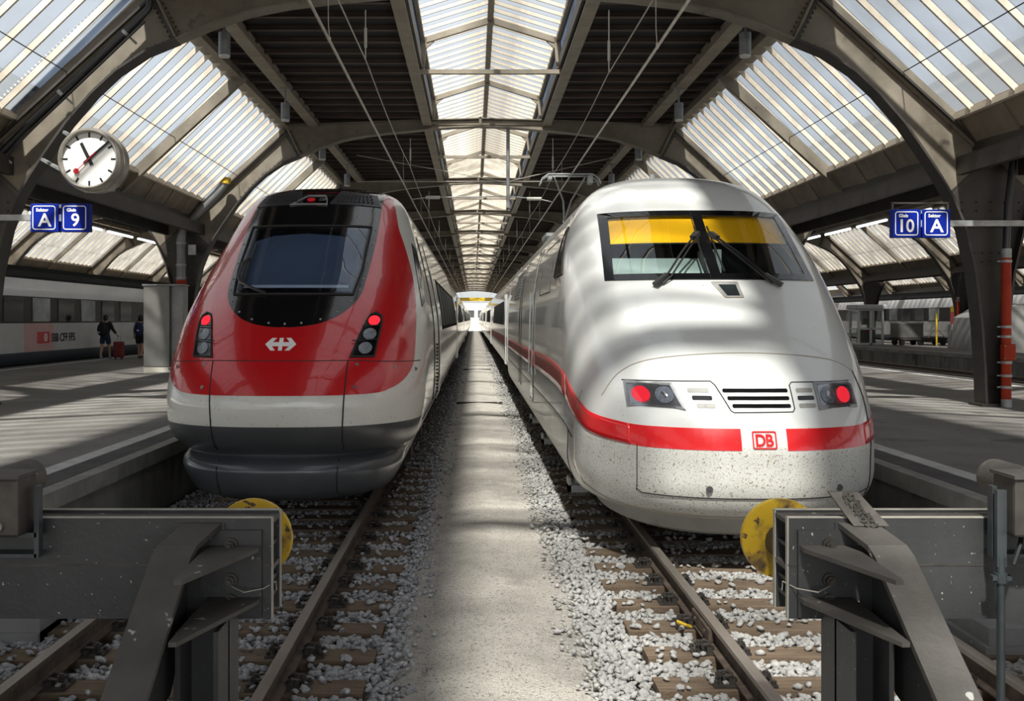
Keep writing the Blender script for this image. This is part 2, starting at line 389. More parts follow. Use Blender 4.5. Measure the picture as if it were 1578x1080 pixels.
# ---------------------------------------------------------------- the train shed
CX = 0.20; HP = 8.95; PITCH = 17.9; CXL = 0.40; BAY = 12.6; Y0 = 5.15
ZP = 0.6                                     # platform top
RND = random.Random(7)
def fy(k): return Y0 + BAY * k
INNER = [(5.35, 7.06), (5.9, 6.83), (6.4, 6.49), (6.8, 6.11), (7.25, 5.58), (7.6, 5.07), (7.87, 4.65), (8.08, 4.28)]
OUTER = [(5.77, 7.80), (8.8, 4.98)]
BEAM_B = [(0, 7.97), (.9, 7.93), (1.7, 7.86), (2.6, 7.78), (3.4, 7.68), (4.1, 7.54), (4.8, 7.30), (5.35, 7.06)]
BEAM_T = [(5.77, 7.98), (3.0, 8.10), (1.7, 8.15), (0, 8.20)]
COLUMN_IN = [(8.08, 4.28), (8.3, 3.72), (8.47, 2.95), (8.58, 2.0), (8.63, 1.2), (8.65, ZP)]
INNER, OUTER, BEAM_B, BEAM_T, COLUMN_IN = [[(x * 1.017, z) for x, z in P] for P in (INNER, OUTER, BEAM_B, BEAM_T, COLUMN_IN)]

def shift(P, c, s=1): return [(c + s * x, z) for x, z in P]
def frame_meshes():
    out = {}
    mb = MB()                                 # crossbeam, both halves, centred at x=0,y=0
    for s in (-1, 1):
        mb.prism(shift(BEAM_B + BEAM_T, 0, s), 'xz', -.02, .02)
        mb.strip(shift(BEAM_B, 0, s), -.17, .17, .035)
        mb.strip(shift(BEAM_T, 0, s), -.15, .15, .03)
        mb.bar((s * 5.44, 0, 7.06), (s * 5.86, 0, 7.95), .30, .05, (1, 0, 0))
    mb.bx(-.04, .04, -.15, .15, 7.96, 8.24)
    out['crossbeam'] = mb.mesh('crossbeam', M['steel'])
    for s, nm_ in ((-1, 'l'), (1, 'r')):
        mb = MB(); mb.prism(shift(INNER + OUTER[::-1], 0, s), 'xz', -.02, .02)
        out['rib' + nm_] = mb.mesh('rib', M['steel'])
        mb = MB(); mb.strip(shift(INNER, 0, s), -.19, .19, .04); mb.strip(shift(OUTER, 0, s), -.16, .16, .04)
        mb.bar((s * 5.49, 0, 7.08), (s * 5.90, 0, 7.86), .30, .05, (1, 0, 0))
        mb.bar((s * 8.20, 0, 4.32), (s * 8.91, 0, 4.98), .06, .05, (0, 1, 0))
        out['flange' + nm_] = mb.mesh('rib_flange', M['steel_dark'])
        mb = MB()                             # rivet rows beside the joint and along the flange
        for k in range(9):
            t = (k + .5) / 9
            for dx in (-.10, .10):
                mb.ball((s * (5.46 + .40 * t + dx), -.03, 7.10 + .74 * t), .020, 6, 4)
        for i in range(len(INNER) - 1):
            a, b = INNER[i], INNER[i + 1]
            for k in range(4):
                t = (k + .5) / 4; mb.ball((s * (a[0] + (b[0] - a[0]) * t + .05), -.03, a[1] + (b[1] - a[1]) * t + .07), .013, 6, 4)
        out['rivet' + nm_] = mb.mesh('rivets', M['steel_dark'])
    full = COLUMN_IN + [(2 * HP - x, z) for x, z in COLUMN_IN[::-1]]
    web = [(x - HP, z) for x, z in COLUMN_IN] + [(HP - x, z) for x, z in COLUMN_IN[::-1]] + [(0, 4.98)]
    mb = MB().prism(web, 'xz', -.02, .02)
    out['web'] = mb.mesh('column_web', M['steel_dark'])
    mb = MB()
    for s in (-1, 1): mb.strip([(s * (x - HP), z) for x, z in COLUMN_IN], -.20, .20, .04)
    mb.bx(-.26, .26, -.24, .24, ZP, ZP + .05)
    out['colflange'] = mb.mesh('column_flange', M['steel_dark'])
    mb = MB()
    for z in (4.2, 4.05, 3.3, 3.15, 1.1, .95):
        for k in range(5):
            w = .30 if z > 3 else .13
            if z > 4: w = .5
            mb.ball((-w + 2 * w * k / 4, -.03, z), .018, 6, 4)
    out['colrivet'] = mb.mesh('rivets', M['steel_dark'])
    return out
FM = frame_meshes()

def roof_frame(cx, k, near):
    f = empty('roof_frame', (cx, fy(k), 0), kind='structure')
    inst('crossbeam', FM['crossbeam'], f, (cx, fy(k), 0))
    for s in 'lr':
        r = inst('rib', FM['rib' + s], f, (cx, fy(k), 0))
        inst('rib_flange', FM['flange' + s], f, (cx, fy(k), 0))
        if near: tag(inst('rivets', FM['rivet' + s], f, (cx, fy(k), 0)), kind='stuff')
def column(x, k, near):
    c = empty('column', (x, fy(k), ZP), kind='structure')
    inst('column_web', FM['web'], c, (x, fy(k), 0)); inst('column_flange', FM['colflange'], c, (x, fy(k), 0))
    if near: tag(inst('rivets', FM['colrivet'], c, (x, fy(k), 0)), kind='stuff')
KMAX = 17
for k in range(-2, KMAX): roof_frame(CX, k, k in (0, 1, 2))
for cx, ks in ((CX - PITCH, range(-1, 9)), (CX + PITCH, range(-1, 10)), (CX + 2 * PITCH, range(1, 10))):
    for k in ks: roof_frame(cx, k, False)
for k in range(-2, KMAX):
    column(CX - HP, k, k in (1, 2)); column(CX + HP, k, k in (1, 2))
for k in range(-1, 10): column(CX - HP - PITCH, k, False); column(CX + HP + PITCH, k, False)
for k in range(2, 10): column(CX + HP + 2 * PITCH, k, False)

# sloping side glazing: from eaves beam (5.95,7.95) down to (8.2,5.72)
GT = Vector((6.03, 0, 8.0)); GB = Vector((8.36, 0, 5.74)); GD = (GB - GT); GL = GD.length; GDn = GD.normalized()
NB = 9                                       # panes in each half bay
PW = BAY / 2 / NB
def pane_mesh(s):
    a, b = GT, GB; n = Vector((GDn.z, 0, -GDn.x)) * -.012
    V = []
    for p in (a, b):
        for y in (.008, PW - .008):
            for e in (0, 1):
                q = p + n * e; V.append((s * q.x, y, q.z))
    return MB().add(V, [(0, 1, 3, 2), (4, 6, 7, 5), (0, 4, 5, 1), (2, 3, 7, 6), (0, 2, 6, 4), (1, 5, 7, 3)])
def bar_shape(s):
    mb = MB(); mb.bar((s * (GT.x - .045), 0, GT.z - .045), (s * (GB.x - .045), 0, GB.z - .045), .050, .10, (0, 0, 1)); return mb
def foot_shape(s):
    mb = MB(); mb.bar((s * (GB.x - .07), .02, GB.z - .05), (s * (GB.x - .07), PW - .02, GB.z - .05), .10, .10); return mb
PANE = {s: pane_mesh(s).mesh('glass_pane', M['glass']) for s in (-1, 1)}
BAR = {s: bar_shape(s).mesh('glazing_bar', M['bar']) for s in (-1, 1)}
FOOT = {s: foot_shape(s).mesh('glazing_foot', M['bar']) for s in (-1, 1)}
NWIN = [0]
def side_window(cx, s, y, detail):
    NWIN[0] += 1
    w = empty('window_%d' % NWIN[0], (cx, y, 0), kind='structure')
    if detail:
        for j in range(NB):
            inst('glass_pane', PANE[s], w, (cx, y + j * PW, 0)); inst('glazing_bar', BAR[s], w, (cx, y + j * PW, 0))
            inst('glazing_foot', FOOT[s], w, (cx, y + j * PW, 0))
    else:
        g = MB(); b = MB(); n = Vector((GDn.z, 0, -GDn.x)) * -.012
        for j in range(NB):
            V = [(s * q.x, yy, q.z) for p in (GT, GB) for yy in (j * PW + .008, (j + 1) * PW - .008) for q in (p, p + n)]
            g.add(V, [(0, 1, 3, 2), (4, 6, 7, 5), (0, 4, 5, 1), (2, 3, 7, 6), (0, 2, 6, 4), (1, 5, 7, 3)])
            b.bar((s * (GT.x - .045), j * PW, GT.z - .045), (s * (GB.x - .045), j * PW, GB.z - .045), .050, .10)
            b.bx(s * (GB.x - .14), s * (GB.x - .02), j * PW, (j + 1) * PW, GB.z - .09, GB.z - .01)
        key = ('far', s)
        if key not in FARM: FARM[key] = (g.mesh('glass_panes', M['glass_far']), b.mesh('glazing_bars', M['bar']))
        tag(inst('glass_panes', FARM[key][0], w, (cx, y, 0)), kind='stuff'); tag(inst('glazing_bars', FARM[key][1], w, (cx, y, 0)), kind='stuff')
    # rafter closing the half bay, wire across the panes, fascia below
    mb = MB(); mb.bar((s * (GT.x - .28) + cx, y, GT.z - .02), (s * (GB.x + .42) + cx, y, GB.z - .54), .16, .24)
    mb.build('rafter', M['steel'], w)
    mid = GT + GD * .62; mb = MB(); mb.cyl((cx + s * (mid.x - .12), y, mid.z - .12), (cx + s * (mid.x - .12), y + BAY / 2, mid.z - .12), .010, 6)
    mb.build('guard_wire', M['steel_dark'], w)
FARM = {}
for k in range(-2, KMAX - 1):
    for h in (0, 1):
        y = fy(k) + h * BAY / 2
        for s in (-1, 1): side_window(CX, s, y, 0 <= k <= 2)
for cx, ks in ((CX - PITCH, range(-1, 8)), (CX + PITCH, range(-1, 9)), (CX + 2 * PITCH, range(1, 9))):
    for k in ks:
        for h in (0, 1):
            for s in (-1, 1): side_window(cx, s, fy(k) + h * BAY / 2, False)

# lantern skylight along the middle
NL = 11; LW = BAY / 2 / NL; ER = (0, 9.45); EE = (1.62, 8.95)
LBAR = {}; LPANE = {}
for s in (-1, 1):
    mb = MB(); mb.bar((0, 0, ER[1] - .045), (s * EE[0], 0, EE[1] - .045), .04, .08); LBAR[s] = mb.mesh('glazing_bar', M['bar'])
    V = [(s * x, yy, z + e) for x, z in (ER, EE) for yy in (.008, LW - .008) for e in (0, .012)]
    LPANE[s] = MB().add(V, [(0, 1, 3, 2), (4, 6, 7, 5), (0, 4, 5, 1), (2, 3, 7, 6), (0, 2, 6, 4), (1, 5, 7, 3)]).mesh('glass_pane', M['glass'])
def lantern(cx, y, detail):
    NWIN[0] += 1
    w = empty('window_%d' % NWIN[0], (cx, y, 0), kind='structure')
    for s in (-1, 1):
        if detail:
            for j in range(NL):
                inst('glass_pane', LPANE[s], w, (cx, y + j * LW, 0)); inst('glazing_bar', LBAR[s], w, (cx, y + j * LW, 0))
        else:
            key = ('lan', s)
            if key not in FARM:
                g = MB(); b = MB()
                for j in range(NL):
                    V = [(s * x, yy, z + e) for x, z in (ER, EE) for yy in (j * LW + .008, (j + 1) * LW - .008) for e in (0, .012)]
                    g.add(V, [(0, 1, 3, 2), (4, 6, 7, 5), (0, 4, 5, 1), (2, 3, 7, 6), (0, 2, 6, 4), (1, 5, 7, 3)])
                    b.bar((0, j * LW, ER[1] - .045), (s * EE[0], j * LW, EE[1] - .045), .04, .08)
                FARM[key] = (g.mesh('glass_panes', M['glass']), b.mesh('glazing_bars', M['bar']))
            tag(inst('glass_panes', FARM[key][0], w, (cx, y, 0)), kind='stuff'); tag(inst('glazing_bars', FARM[key][1], w, (cx, y, 0)), kind='stuff')
    if 'lf' not in FARM:
        f = MB()
        for s in (-1, 1):
            f.bar((0, 0, ER[1] - .14), (s * EE[0], 0, EE[1] - .14), .12, .14)
            f.bar((s * 1.60, 0, EE[1] - .05), (s * 1.66, 0, 8.16), .12, .16, (1, 0, 0))
            f.prism([(s * 1.60, EE[1] - .1), (s * 1.30, EE[1] - .1), (s * 1.60, EE[1] - .38)], 'xz', -.04, .04)
            f.bx(s * 1.58, s * 1.70, 0, BAY / 2, EE[1] - .14, EE[1] - .02)
        f.bx(-.07, .07, 0, BAY / 2, ER[1] - .16, ER[1] + .02)
        f.bx(-1.9, 1.9, -.06, .06, 8.02, 8.12)
        FARM['lf'] = f.mesh('lantern_frame', M['purlin'])
        g = MB()
        for s in (-1, 1): g.bx(s * 1.66, s * 1.675, .05, BAY / 2 - .05, 8.42, EE[1] - .14)
        FARM['lg'] = g.mesh('side_glass', M['glass'])
        u = MB()
        for s in (-1, 1): u.bx(s * 1.64, s * 1.70, 0, BAY / 2, 8.16, 8.42)
        FARM['lu'] = u.mesh('upstand', M['steel_dark'])
    inst('lantern_frame', FARM['lf'], w, (cx, y, 0)); inst('side_glass', FARM['lg'], w, (cx, y, 0)); inst('upstand', FARM['lu'], w, (cx, y, 0))
for k in range(-2, KMAX - 1):
    for h in (0, 1): lantern(CXL, fy(k) + h * BAY / 2, k in (1, 2))

# dark roof deck with ribs, longitudinal purlins, eaves and gutter girders
YA, YB = fy(-2), fy(KMAX - 1)
def hall_roof(cx, ya, yb, ribs):
    cx0 = cx
    c = empty('ceiling', (cx, ya, 8.2), kind='structure')
    for s in (-1, 1):
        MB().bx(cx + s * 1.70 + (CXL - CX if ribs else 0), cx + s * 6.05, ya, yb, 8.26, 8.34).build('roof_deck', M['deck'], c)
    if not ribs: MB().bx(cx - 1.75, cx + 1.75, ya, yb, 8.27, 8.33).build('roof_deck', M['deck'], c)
    for x, w, h, z in ((1.80, .13, .26, 8.12), (5.02, .15, .26, 8.10), (5.95, .16, .22, 8.06)):
        for s in (-1, 1):
            cx = cx0 + (CXL - CX if x < 2 and ribs else 0)
            MB().bx(cx + s * x - w / 2, cx + s * x + w / 2, ya, yb, z - h / 2, z + h / 2).bx(cx + s * x - w, cx + s * x + w, ya, yb, z - h / 2 - .03, z - h / 2).build('purlin', M['purlin'], c)
    return c
ceil = hall_roof(CX, YA, YB, True)
JN = 14
for s in (-1, 1):
    jm = MB().bx(s * 1.86 + CXL - CX, s * 5.88, -.03, .03, -.09, .0).bx(s * 1.86 + CXL - CX, s * 5.88, -.06, .06, -.105, -.09).mesh('ceiling_joist', M['joist'])
    for k in (0, 1, 2):
        for j in range(JN):
            inst('ceiling_joist', jm, ceil, (CX, fy(k) + (j + .5) * BAY / JN, 8.26))
    mb = MB()
    for k in list(range(-2, 0)) + list(range(3, KMAX - 1)):
        for j in range(JN):
            y = fy(k) + (j + .5) * BAY / JN; mb.bx(CX + s * 1.86, CX + s * 5.80, y - .04, y + .04, 8.16, 8.26)
    tag(mb.build('ceiling_joists', M['joist'], ceil), kind='stuff')
for cx, k0, k1 in ((CX - PITCH, -1, 9), (CX + PITCH, -1, 10), (CX + 2 * PITCH, 1, 10)): hall_roof(cx, fy(k0), fy(k1), False)
FP = {}
for s in (-1, 1):
    FP[s] = MB().add([(s * x, y, z) for x, z in ((8.30, 5.70), (8.66, 5.16)) for y in (.008, 1.567) for e in (0, 1) for x, z in (((x, z), (x + .03, z + .03))[e],)],
                     [(0, 1, 3, 2), (4, 6, 7, 5), (0, 4, 5, 1), (2, 3, 7, 6), (0, 2, 6, 4), (1, 5, 7, 3)]).mesh('fascia_panel', M['fascia'])
tn = 0
for xg, halves, ya, yb in ((CX - HP, ((CX, -1), (CX - PITCH, 1)), YA, YB), (CX + HP, ((CX, 1), (CX + PITCH, -1)), YA, YB),
                           (CX - HP - PITCH, ((CX - PITCH, -1),), fy(-1), fy(9)), (CX + HP + PITCH, ((CX + PITCH, 1), (CX + 2 * PITCH, -1)), fy(-1), fy(10)),
                           (CX + HP + 2 * PITCH, ((CX + 2 * PITCH, 1),), fy(2), fy(10))):
    tn += 1
    g = empty('trim_%d' % tn, (xg, ya, 5.0), kind='structure')
    MB().bx(xg - .30, xg + .30, ya, yb, 5.02, 5.10).bx(xg - .32, xg - .28, ya, yb, 5.0, 5.28).bx(xg + .28, xg + .32, ya, yb, 5.0, 5.28).build('valley_gutter', M['steel_dark'], g)
    mb = MB()
    for s in (-1, 1):
        mb.bx(xg + s * .55 - .06, xg + s * .55 + .06, ya, yb, 4.68, 5.0)
    mb.build('gutter_beam', M['steel_dark'], g)
    for cx, s in halves:
        n = int((yb - ya) / 1.575)
        if cx == CX:
            for j in range(n):
                yy = ya + j * 1.575
                if 4 < yy < 46: inst('fascia_panel', FP[s], g, (cx, yy, 0))
        mb = MB()
        for (y1, y2) in (((ya, 4.2), (45.6, yb)) if cx == CX else ((ya, yb),)):
            mb.add([(cx + s * x, y, z) for x, z in ((8.30, 5.70), (8.66, 5.16)) for y in (y1, y2) for e in (0, 1) for x, z in (((x, z), (x + .03, z + .03))[e],)],
                   [(0, 1, 3, 2), (4, 6, 7, 5), (0, 4, 5, 1), (2, 3, 7, 6), (0, 2, 6, 4), (1, 5, 7, 3)])
        mb.add([(cx + s * (x + .03 + e), y, z + .03 + e) for x, z in ((8.26, 5.74), (8.68, 5.10)) for y in (ya, yb) for e in (0, .02)], [(0, 1, 3, 2), (4, 6, 7, 5), (0, 4, 5, 1), (2, 3, 7, 6), (0, 2, 6, 4), (1, 5, 7, 3)])
        mb.build('eaves_fascia', M['fascia'], g)

# ---------------------------------------------------------------- ground, platforms, path
gr = MB().bx(-80, 110, -40, 600, -.42, -.30).build('ground', M['earth']); tag(gr, kind='structure')
PXL, PXR = -3.73, 4.27
def platform(name, x0, x1, ya, yb, edges):
    p = empty(name, ((x0 + x1) / 2, ya, -.3), kind='structure')
    MB().bx(x0 + .05, x1 - .05, ya, yb, -.32, ZP - .012).build('retaining_wall', M['concrete'], p)
    MB().bx(x0 + .16, x1 - .16, ya, yb, ZP - .02, ZP).build('paving', M['asphalt'], p)
    for e in edges:
        s = 1 if e == x0 else -1
        n = int((yb - ya) / 3.0)
        cm = MB().bx(0, s * .16, .006, 2.994, ZP - .16, ZP + .004).mesh('coping_stone', M['coping'])
        for j in range(n): inst('coping_stone', cm, p, (e, ya + j * 3.0, 0))
        MB().bx(e + s * .165, e + s * .44, ya, yb, ZP - .01, ZP + .005).build('edge_strip', M['asphalt_edge'], p)
        MB().bx(e + s * .46, e + s * .66, ya, yb, ZP - .01, ZP + .006).build('white_line', M['white_line'], p)
    return p
platform('platform', -14.75, PXL, 1.5, 205, (-14.75, PXL))
platform('platform', PXR, 13.0, 1.5, 205, (13.0, PXR))
platform('platform', 21.4, 30.0, 20, 160, (21.4, 30.0))
pv = MB()
NS = 60
L = []; R = []
for i in range(NS + 1):
    y = 3.0 + (200 - 3.0) * (i / NS) ** 2.4
    j = .05 if y < 30 else 0
    L.append((-.42 + RND.uniform(-j, j), y)); R.append((.72 + RND.uniform(-j, j), y))
V = [(x, y, -.150) for x, y in L] + [(.15, y, -.115) for x, y in L] + [(x, y, -.150) for x, y in R] + [(x - .35, y, -.27) for x, y in L] + [(x + .35, y, -.27) for x, y in R]
n1 = NS + 1; F = []
for i in range(NS):
    for a, b in ((3, 0), (0, 1), (1, 2), (2, 4)): F.append((a * n1 + i, b * n1 + i, b * n1 + i + 1, a * n1 + i + 1))
tag(pv.add(V, F).build('center_path', M['path'], smooth=True), kind='structure')
mb = MB()
for y in (27.0, 45.0): mb.bx(-.46, .78, y, y + .10, -.16, -.10)
tag(mb.build('cable_ducts', M['under']), kind='structure')

# far end: bright yard, gantry and a low pale building
far = empty('yard_building', (10, 420, 0), 'pale low building in the bright yard beyond the train shed mouth', 'building')
mb = MB().bx(-60, 80, 430, 445, -.3, 9); mb.build('wall', M['cabinet'], far)
mb = MB()
for i in range(30): mb.bx(-58 + i * 4.6, -55 + i * 4.6, 429.9, 430, 3, 6)
tag(mb.build('windows', M['window'], far), kind='stuff')
yb_ = MB(); yb_.bx(-9, 10, 206.6, 206.9, 5.9, 6.6)
o = yb_.build('clearance_beam', M['door_yellow']); tag(o, kind='structure')

for x0, x1, y0, y1 in ((3.55, 4.30, 6.9, 8.4), (-3.76, -3.12, 7.2, 8.6)):
    tag(MB().bx(x0, x1, y0, y1, -.32, .0).bx(x0 - .04, x1, y0 - .04, y1, -.32, -.12).build('concrete_ledge', M['concrete_pale']), kind='structure')
# ---------------------------------------------------------------- tracks
TL, TR = -1.97, 2.45                        # track centres
RP = [(-.036, 0), (.036, 0), (.036, -.032), (.010, -.045), (.009, -.128), (.062, -.142), (.062, -.152), (-.062, -.152), (-.062, -.142), (-.009, -.128), (-.010, -.045), (-.036, -.032)]
def rail_obj(x, ya, yb, parent):
    n = len(RP); V = [(x + u, ya, w) for u, w in RP] + [(x + u, yb, w) for u, w in RP]
    mb = MB(); F = [(i, (i + 1) % n, n + (i + 1) % n, n + i) for i in range(n)]
    mb.add(V, F[1:11] + [tuple(range(n)), tuple(range(n, 2 * n))]); mb.m = [1] * len(mb.m)
    o2 = len(mb.v); mb.k = 0; mb.add([V[0], V[1], V[n + 1], V[n]], [(0, 1, 2, 3)])
    mb.add([V[0], V[11], V[n + 11], V[n]], [(0, 1, 2, 3)])
    return mb.build('rail', [M['rail_head'], M['rust']], parent)
sleeper_m = None
def sleeper_shape(seed):
    r = random.Random(seed); mb = MB()
    w = .125; z1 = -.165; L = 1.30
    V = []
    for x in (-L - r.uniform(-.02, .03), -.6, 0, .6, L + r.uniform(-.02, .03)):
        for y, z in ((-w, z1 - .14), (-w + r.uniform(-.006, .006), z1 + r.uniform(-.006, 0)), (w + r.uniform(-.006, .006), z1 + r.uniform(-.006, 0)), (w, z1 - .14)):
            V.append((x, y, z))
    F = [(0, 1, 2, 3), (16, 19, 18, 17)]
    for i in range(4):
        for j in range(4): F.append((i * 4 + j, i * 4 + (j + 1) % 4, (i + 1) * 4 + (j + 1) % 4, (i + 1) * 4 + j))
    return mb.add(V, F).mesh('sleeper', M['wood'])
SLM = [sleeper_shape(k) for k in range(4)]
def chair_shape():
    mb = MB()
    mb.bx(-.20, .20, -.085, .085, -.166, -.150)
    for s in (-1, 1):
        mb.bx(s * .068, s * .10, -.07, .07, -.152, -.118)
        mb.cyl((s * .145, 0, -.155), (s * .145, 0, -.085), .017, 6); mb.cyl((s * .145, 0, -.118), (s * .145, 0, -.096), .030, 6)
        mb.tube([(s * .05, -.045, -.125), (s * .085, -.05, -.100), (s * .13, -.04, -.108), (s * .155, .02, -.118), (s * .13, .05, -.108), (s * .085, .05, -.100), (s * .05, .045, -.125)], .010, 5)
        for yy in (-.055, .055): mb.cyl((s * .18, yy, -.155), (s * .18, yy, -.128), .016, 6)
    return mb.mesh('rail_chair', M['bolt'])
CHM = chair_shape()
def track(x, ya, yb, y_rail_end, label, nslp, y_s0):
    t = empty('railway_track', (x, ya, -.3), label, 'track')
    for s in (-1, 1): rail_obj(x + s * .7525, ya, y_rail_end, t)
    for j in range(nslp):
        y = y_s0 + .6 * j
        sl = inst('sleeper', SLM[j % 4], t, (x + RND.uniform(-.03, .03), y, 0), (0, 0, RND.uniform(-.006, .006)))
        if j < 20:
            for s in (-1, 1):
                c = inst('rail_chair', CHM, sl, (x + s * .7525, y, 0)); c.rotation_euler = (0, 0, 0)
    return t
tl = track(TL, 2.2, 200, 200, 'rusty rails on wooden sleepers under the red-nosed train', 20, 3.86)
tr = track(TR, 2.2, 200, 200, 'rusty rails on wooden sleepers under the white train with the red stripe', 20, 3.92)
MB().bx(TR - .7525 - .055, TR - .7525 - .012, 7.0, 7.55, -.125, -.045).cyl((TR - .82, 7.12, -.085), (TR - .74, 7.12, -.085), .018, 6).cyl((TR - .82, 7.42, -.085), (TR - .74, 7.42, -.085), .018, 6).build('fishplate', M['rust'], tr)
MB().tube([(TR - .93, 7.42, -.13), (TR - .95, 7.36, -.09), (TR - .90, 7.30, -.10), (TR - .86, 7.33, -.12)], .012, 6).build('yellow_clip', M['yellow'], tr)
for x, lab in ((15.2, 'empty rusty track just beyond the right platform edge'), (19.5, 'second empty track below the far right platform wall')):
    track(x, 12, 160, 160, lab, 0, 0)

# ballast: the loose stones
def ico():
    bm = bmesh.new(); bmesh.ops.create_icosphere(bm, subdivisions=1, radius=1)
    v = np.array([p.co[:] for p in bm.verts]); f = np.array([[q.index for q in p.verts] for p in bm.faces]); bm.free(); return v, f
IV, IF = ico()
def stone_meshes(n, m, seed):
    r = np.random.default_rng(seed); out = []
    for k in range(n):
        v = IV * r.uniform(.62, 1.12, (len(IV), 1)) * np.array([r.uniform(.8, 1.15), r.uniform(.75, 1.05), r.uniform(.5, .8)])
        me = bpy.data.meshes.new('ballast_stone'); me.from_pydata(v.tolist(), [], IF.tolist()); me.materials.append(m); out.append(me)
    return out
SLEEPER_Y = {TL: 3.86, TR: 3.92}
def stone_sites(cx, x0, x1, ya, yb, dens, seed):
    r = np.random.default_rng(seed); n = int((x1 - x0) * (yb - ya) * dens)
    x = r.uniform(x0, x1, n); y = r.uniform(ya, yb, n)
    u = x - cx; ph = (y - SLEEPER_Y[cx] + .3) % .6 - .3
    on_sl = (np.abs(ph) < .145) & (np.abs(u) < 1.33)
    rail = np.minimum(np.abs(u - .7525), np.abs(u + .7525)) < .115
    keep = (~rail) & ((~on_sl) | (r.uniform(0, 1, n) < .06))
    z = np.where(on_sl, -.15, -.195 + r.uniform(-.03, .014, n))
    edge = np.clip((np.abs(u) - 1.3) / .5, 0, 1); z = z + edge * .06
    sz = r.uniform(.022, .041, n) * np.where(r.uniform(0, 1, n) < .10, 1.3, 1)
    # finer grit towards the path
    tp = np.clip((.98 - x) / .4, 0, 1) if cx == TR else np.clip((x + .68) / .4, 0, 1)
    sz = sz * (1 - .55 * tp * r.uniform(.3, 1, n)); z = z + .03 * tp
    if cx == TR: keep &= ~((x < .80) & (r.uniform(0, 1, n) > np.clip((x - .50) / .40, 0, 1) ** 2.5))
    else: keep &= ~((x > -.50) & (r.uniform(0, 1, n) > np.clip((-.20 - x) / .40, 0, 1) ** 2.5))
    return x[keep], y[keep], z[keep], sz[keep]
def ballast(cx, x0, x1, seed, m, label):
    b = empty('ballast_bed', (cx, 4, -.3), kind='structure')
    # bed surface
    n = 60; xs = np.linspace(x0, x1, n); V = []; r = np.random.default_rng(seed + 5)
    ys = 2.2 + (190 - 2.2) * np.linspace(0, 1, 120) ** 2.2
    for y in ys:
        for x in xs:
            u = abs(x - cx); z = -.245 + .045 * min(max((u - 1.3) / .5, 0), 1)
            V.append((x, y, z + r.uniform(-.008, .008)))
    F = [(j * n + i, j * n + i + 1, (j + 1) * n + i + 1, (j + 1) * n + i) for j in range(119) for i in range(n - 1)]
    MB().add(V, F).build('bed', M['earth'], b, smooth=True)
    near = stone_sites(cx, x0, x1, 4.2, 10.5, 1000, seed); mid = stone_sites(cx, x0, x1, 10.5, 17, 600, seed + 1); fa = stone_sites(cx, x0, x1, 17, 34, 150, seed + 2); fb = stone_sites(cx, x0, x1, 34, 70, 50, seed + 3); fb = (*fb[:3], fb[3] * 1.5)
    x, y, z, s = [np.concatenate(q) for q in zip(near, mid, fa, fb)]
    d = np.where(y > 5.0, y, 99) / s
    # the 300 that show largest: those in the open, close to the lens
    px = 730 + x / y * FPX; vis = (px > 10) & (px < 1568) & (y > 5.9)
    if cx == TL: vis &= (px > 440) & (x < -.5)
    else: vis &= (px < 1150) & (x > .72)
    order = np.argsort(np.where(vis, y / s, 1e9))[:300]
    sm = stone_meshes(12, m, seed); rr = random.Random(seed)
    for i in order:
        inst('ballast_stone', sm[rr.randrange(12)], b, (float(x[i]), float(y[i]), float(z[i])), (rr.uniform(-.5, .5), rr.uniform(-.5, .5), rr.uniform(0, 6.28)), (float(s[i]),) * 3)
    rest = np.setdiff1d(np.arange(len(x)), order); x, y, z, s = x[rest], y[rest], z[rest], s[rest]; n = len(x)
    r = np.random.default_rng(seed + 9)
    v = IV[None] * r.uniform(.62, 1.12, (n, len(IV), 1)) * np.stack([r.uniform(.8, 1.15, n), r.uniform(.75, 1.05, n), r.uniform(.5, .8, n)], 1)[:, None]
    a = r.uniform(0, 6.28, n); c_, s_ = np.cos(a)[:, None], np.sin(a)[:, None]; t = r.uniform(-.5, .5, n)[:, None]
    X = v[..., 0] * c_ - v[..., 1] * s_; Y = v[..., 0] * s_ + v[..., 1] * c_; Z = v[..., 2] + X * np.sin(t)
    P = np.stack([X, Y, Z], -1) * s[:, None, None] + np.stack([x - cx, y - 4, z + .3], 1)[:, None]
    Fc = (IF[None] + (np.arange(n) * len(IV))[:, None, None]).reshape(-1, 3)
    me = bpy.data.meshes.new('loose_ballast'); me.vertices.add(n * len(IV)); me.vertices.foreach_set('co', P.reshape(-1).astype(np.float32))
    me.loops.add(len(Fc) * 3); me.loops.foreach_set('vertex_index', Fc.reshape(-1).astype(np.int32))
    me.polygons.add(len(Fc)); me.polygons.foreach_set('loop_start', np.arange(0, len(Fc) * 3, 3, dtype=np.int32))
    me.update(calc_edges=True); me.materials.append(m)
    o = bpy.data.objects.new('loose_ballast', me); COL.objects.link(o); o.parent = b; tag(o, kind='stuff')
    print('ballast', n)
ballast(TL, -3.68, -.15, 11, M['stone'], '')
ballast(TR, .45, 4.22, 21, M['stone_pale'], '')
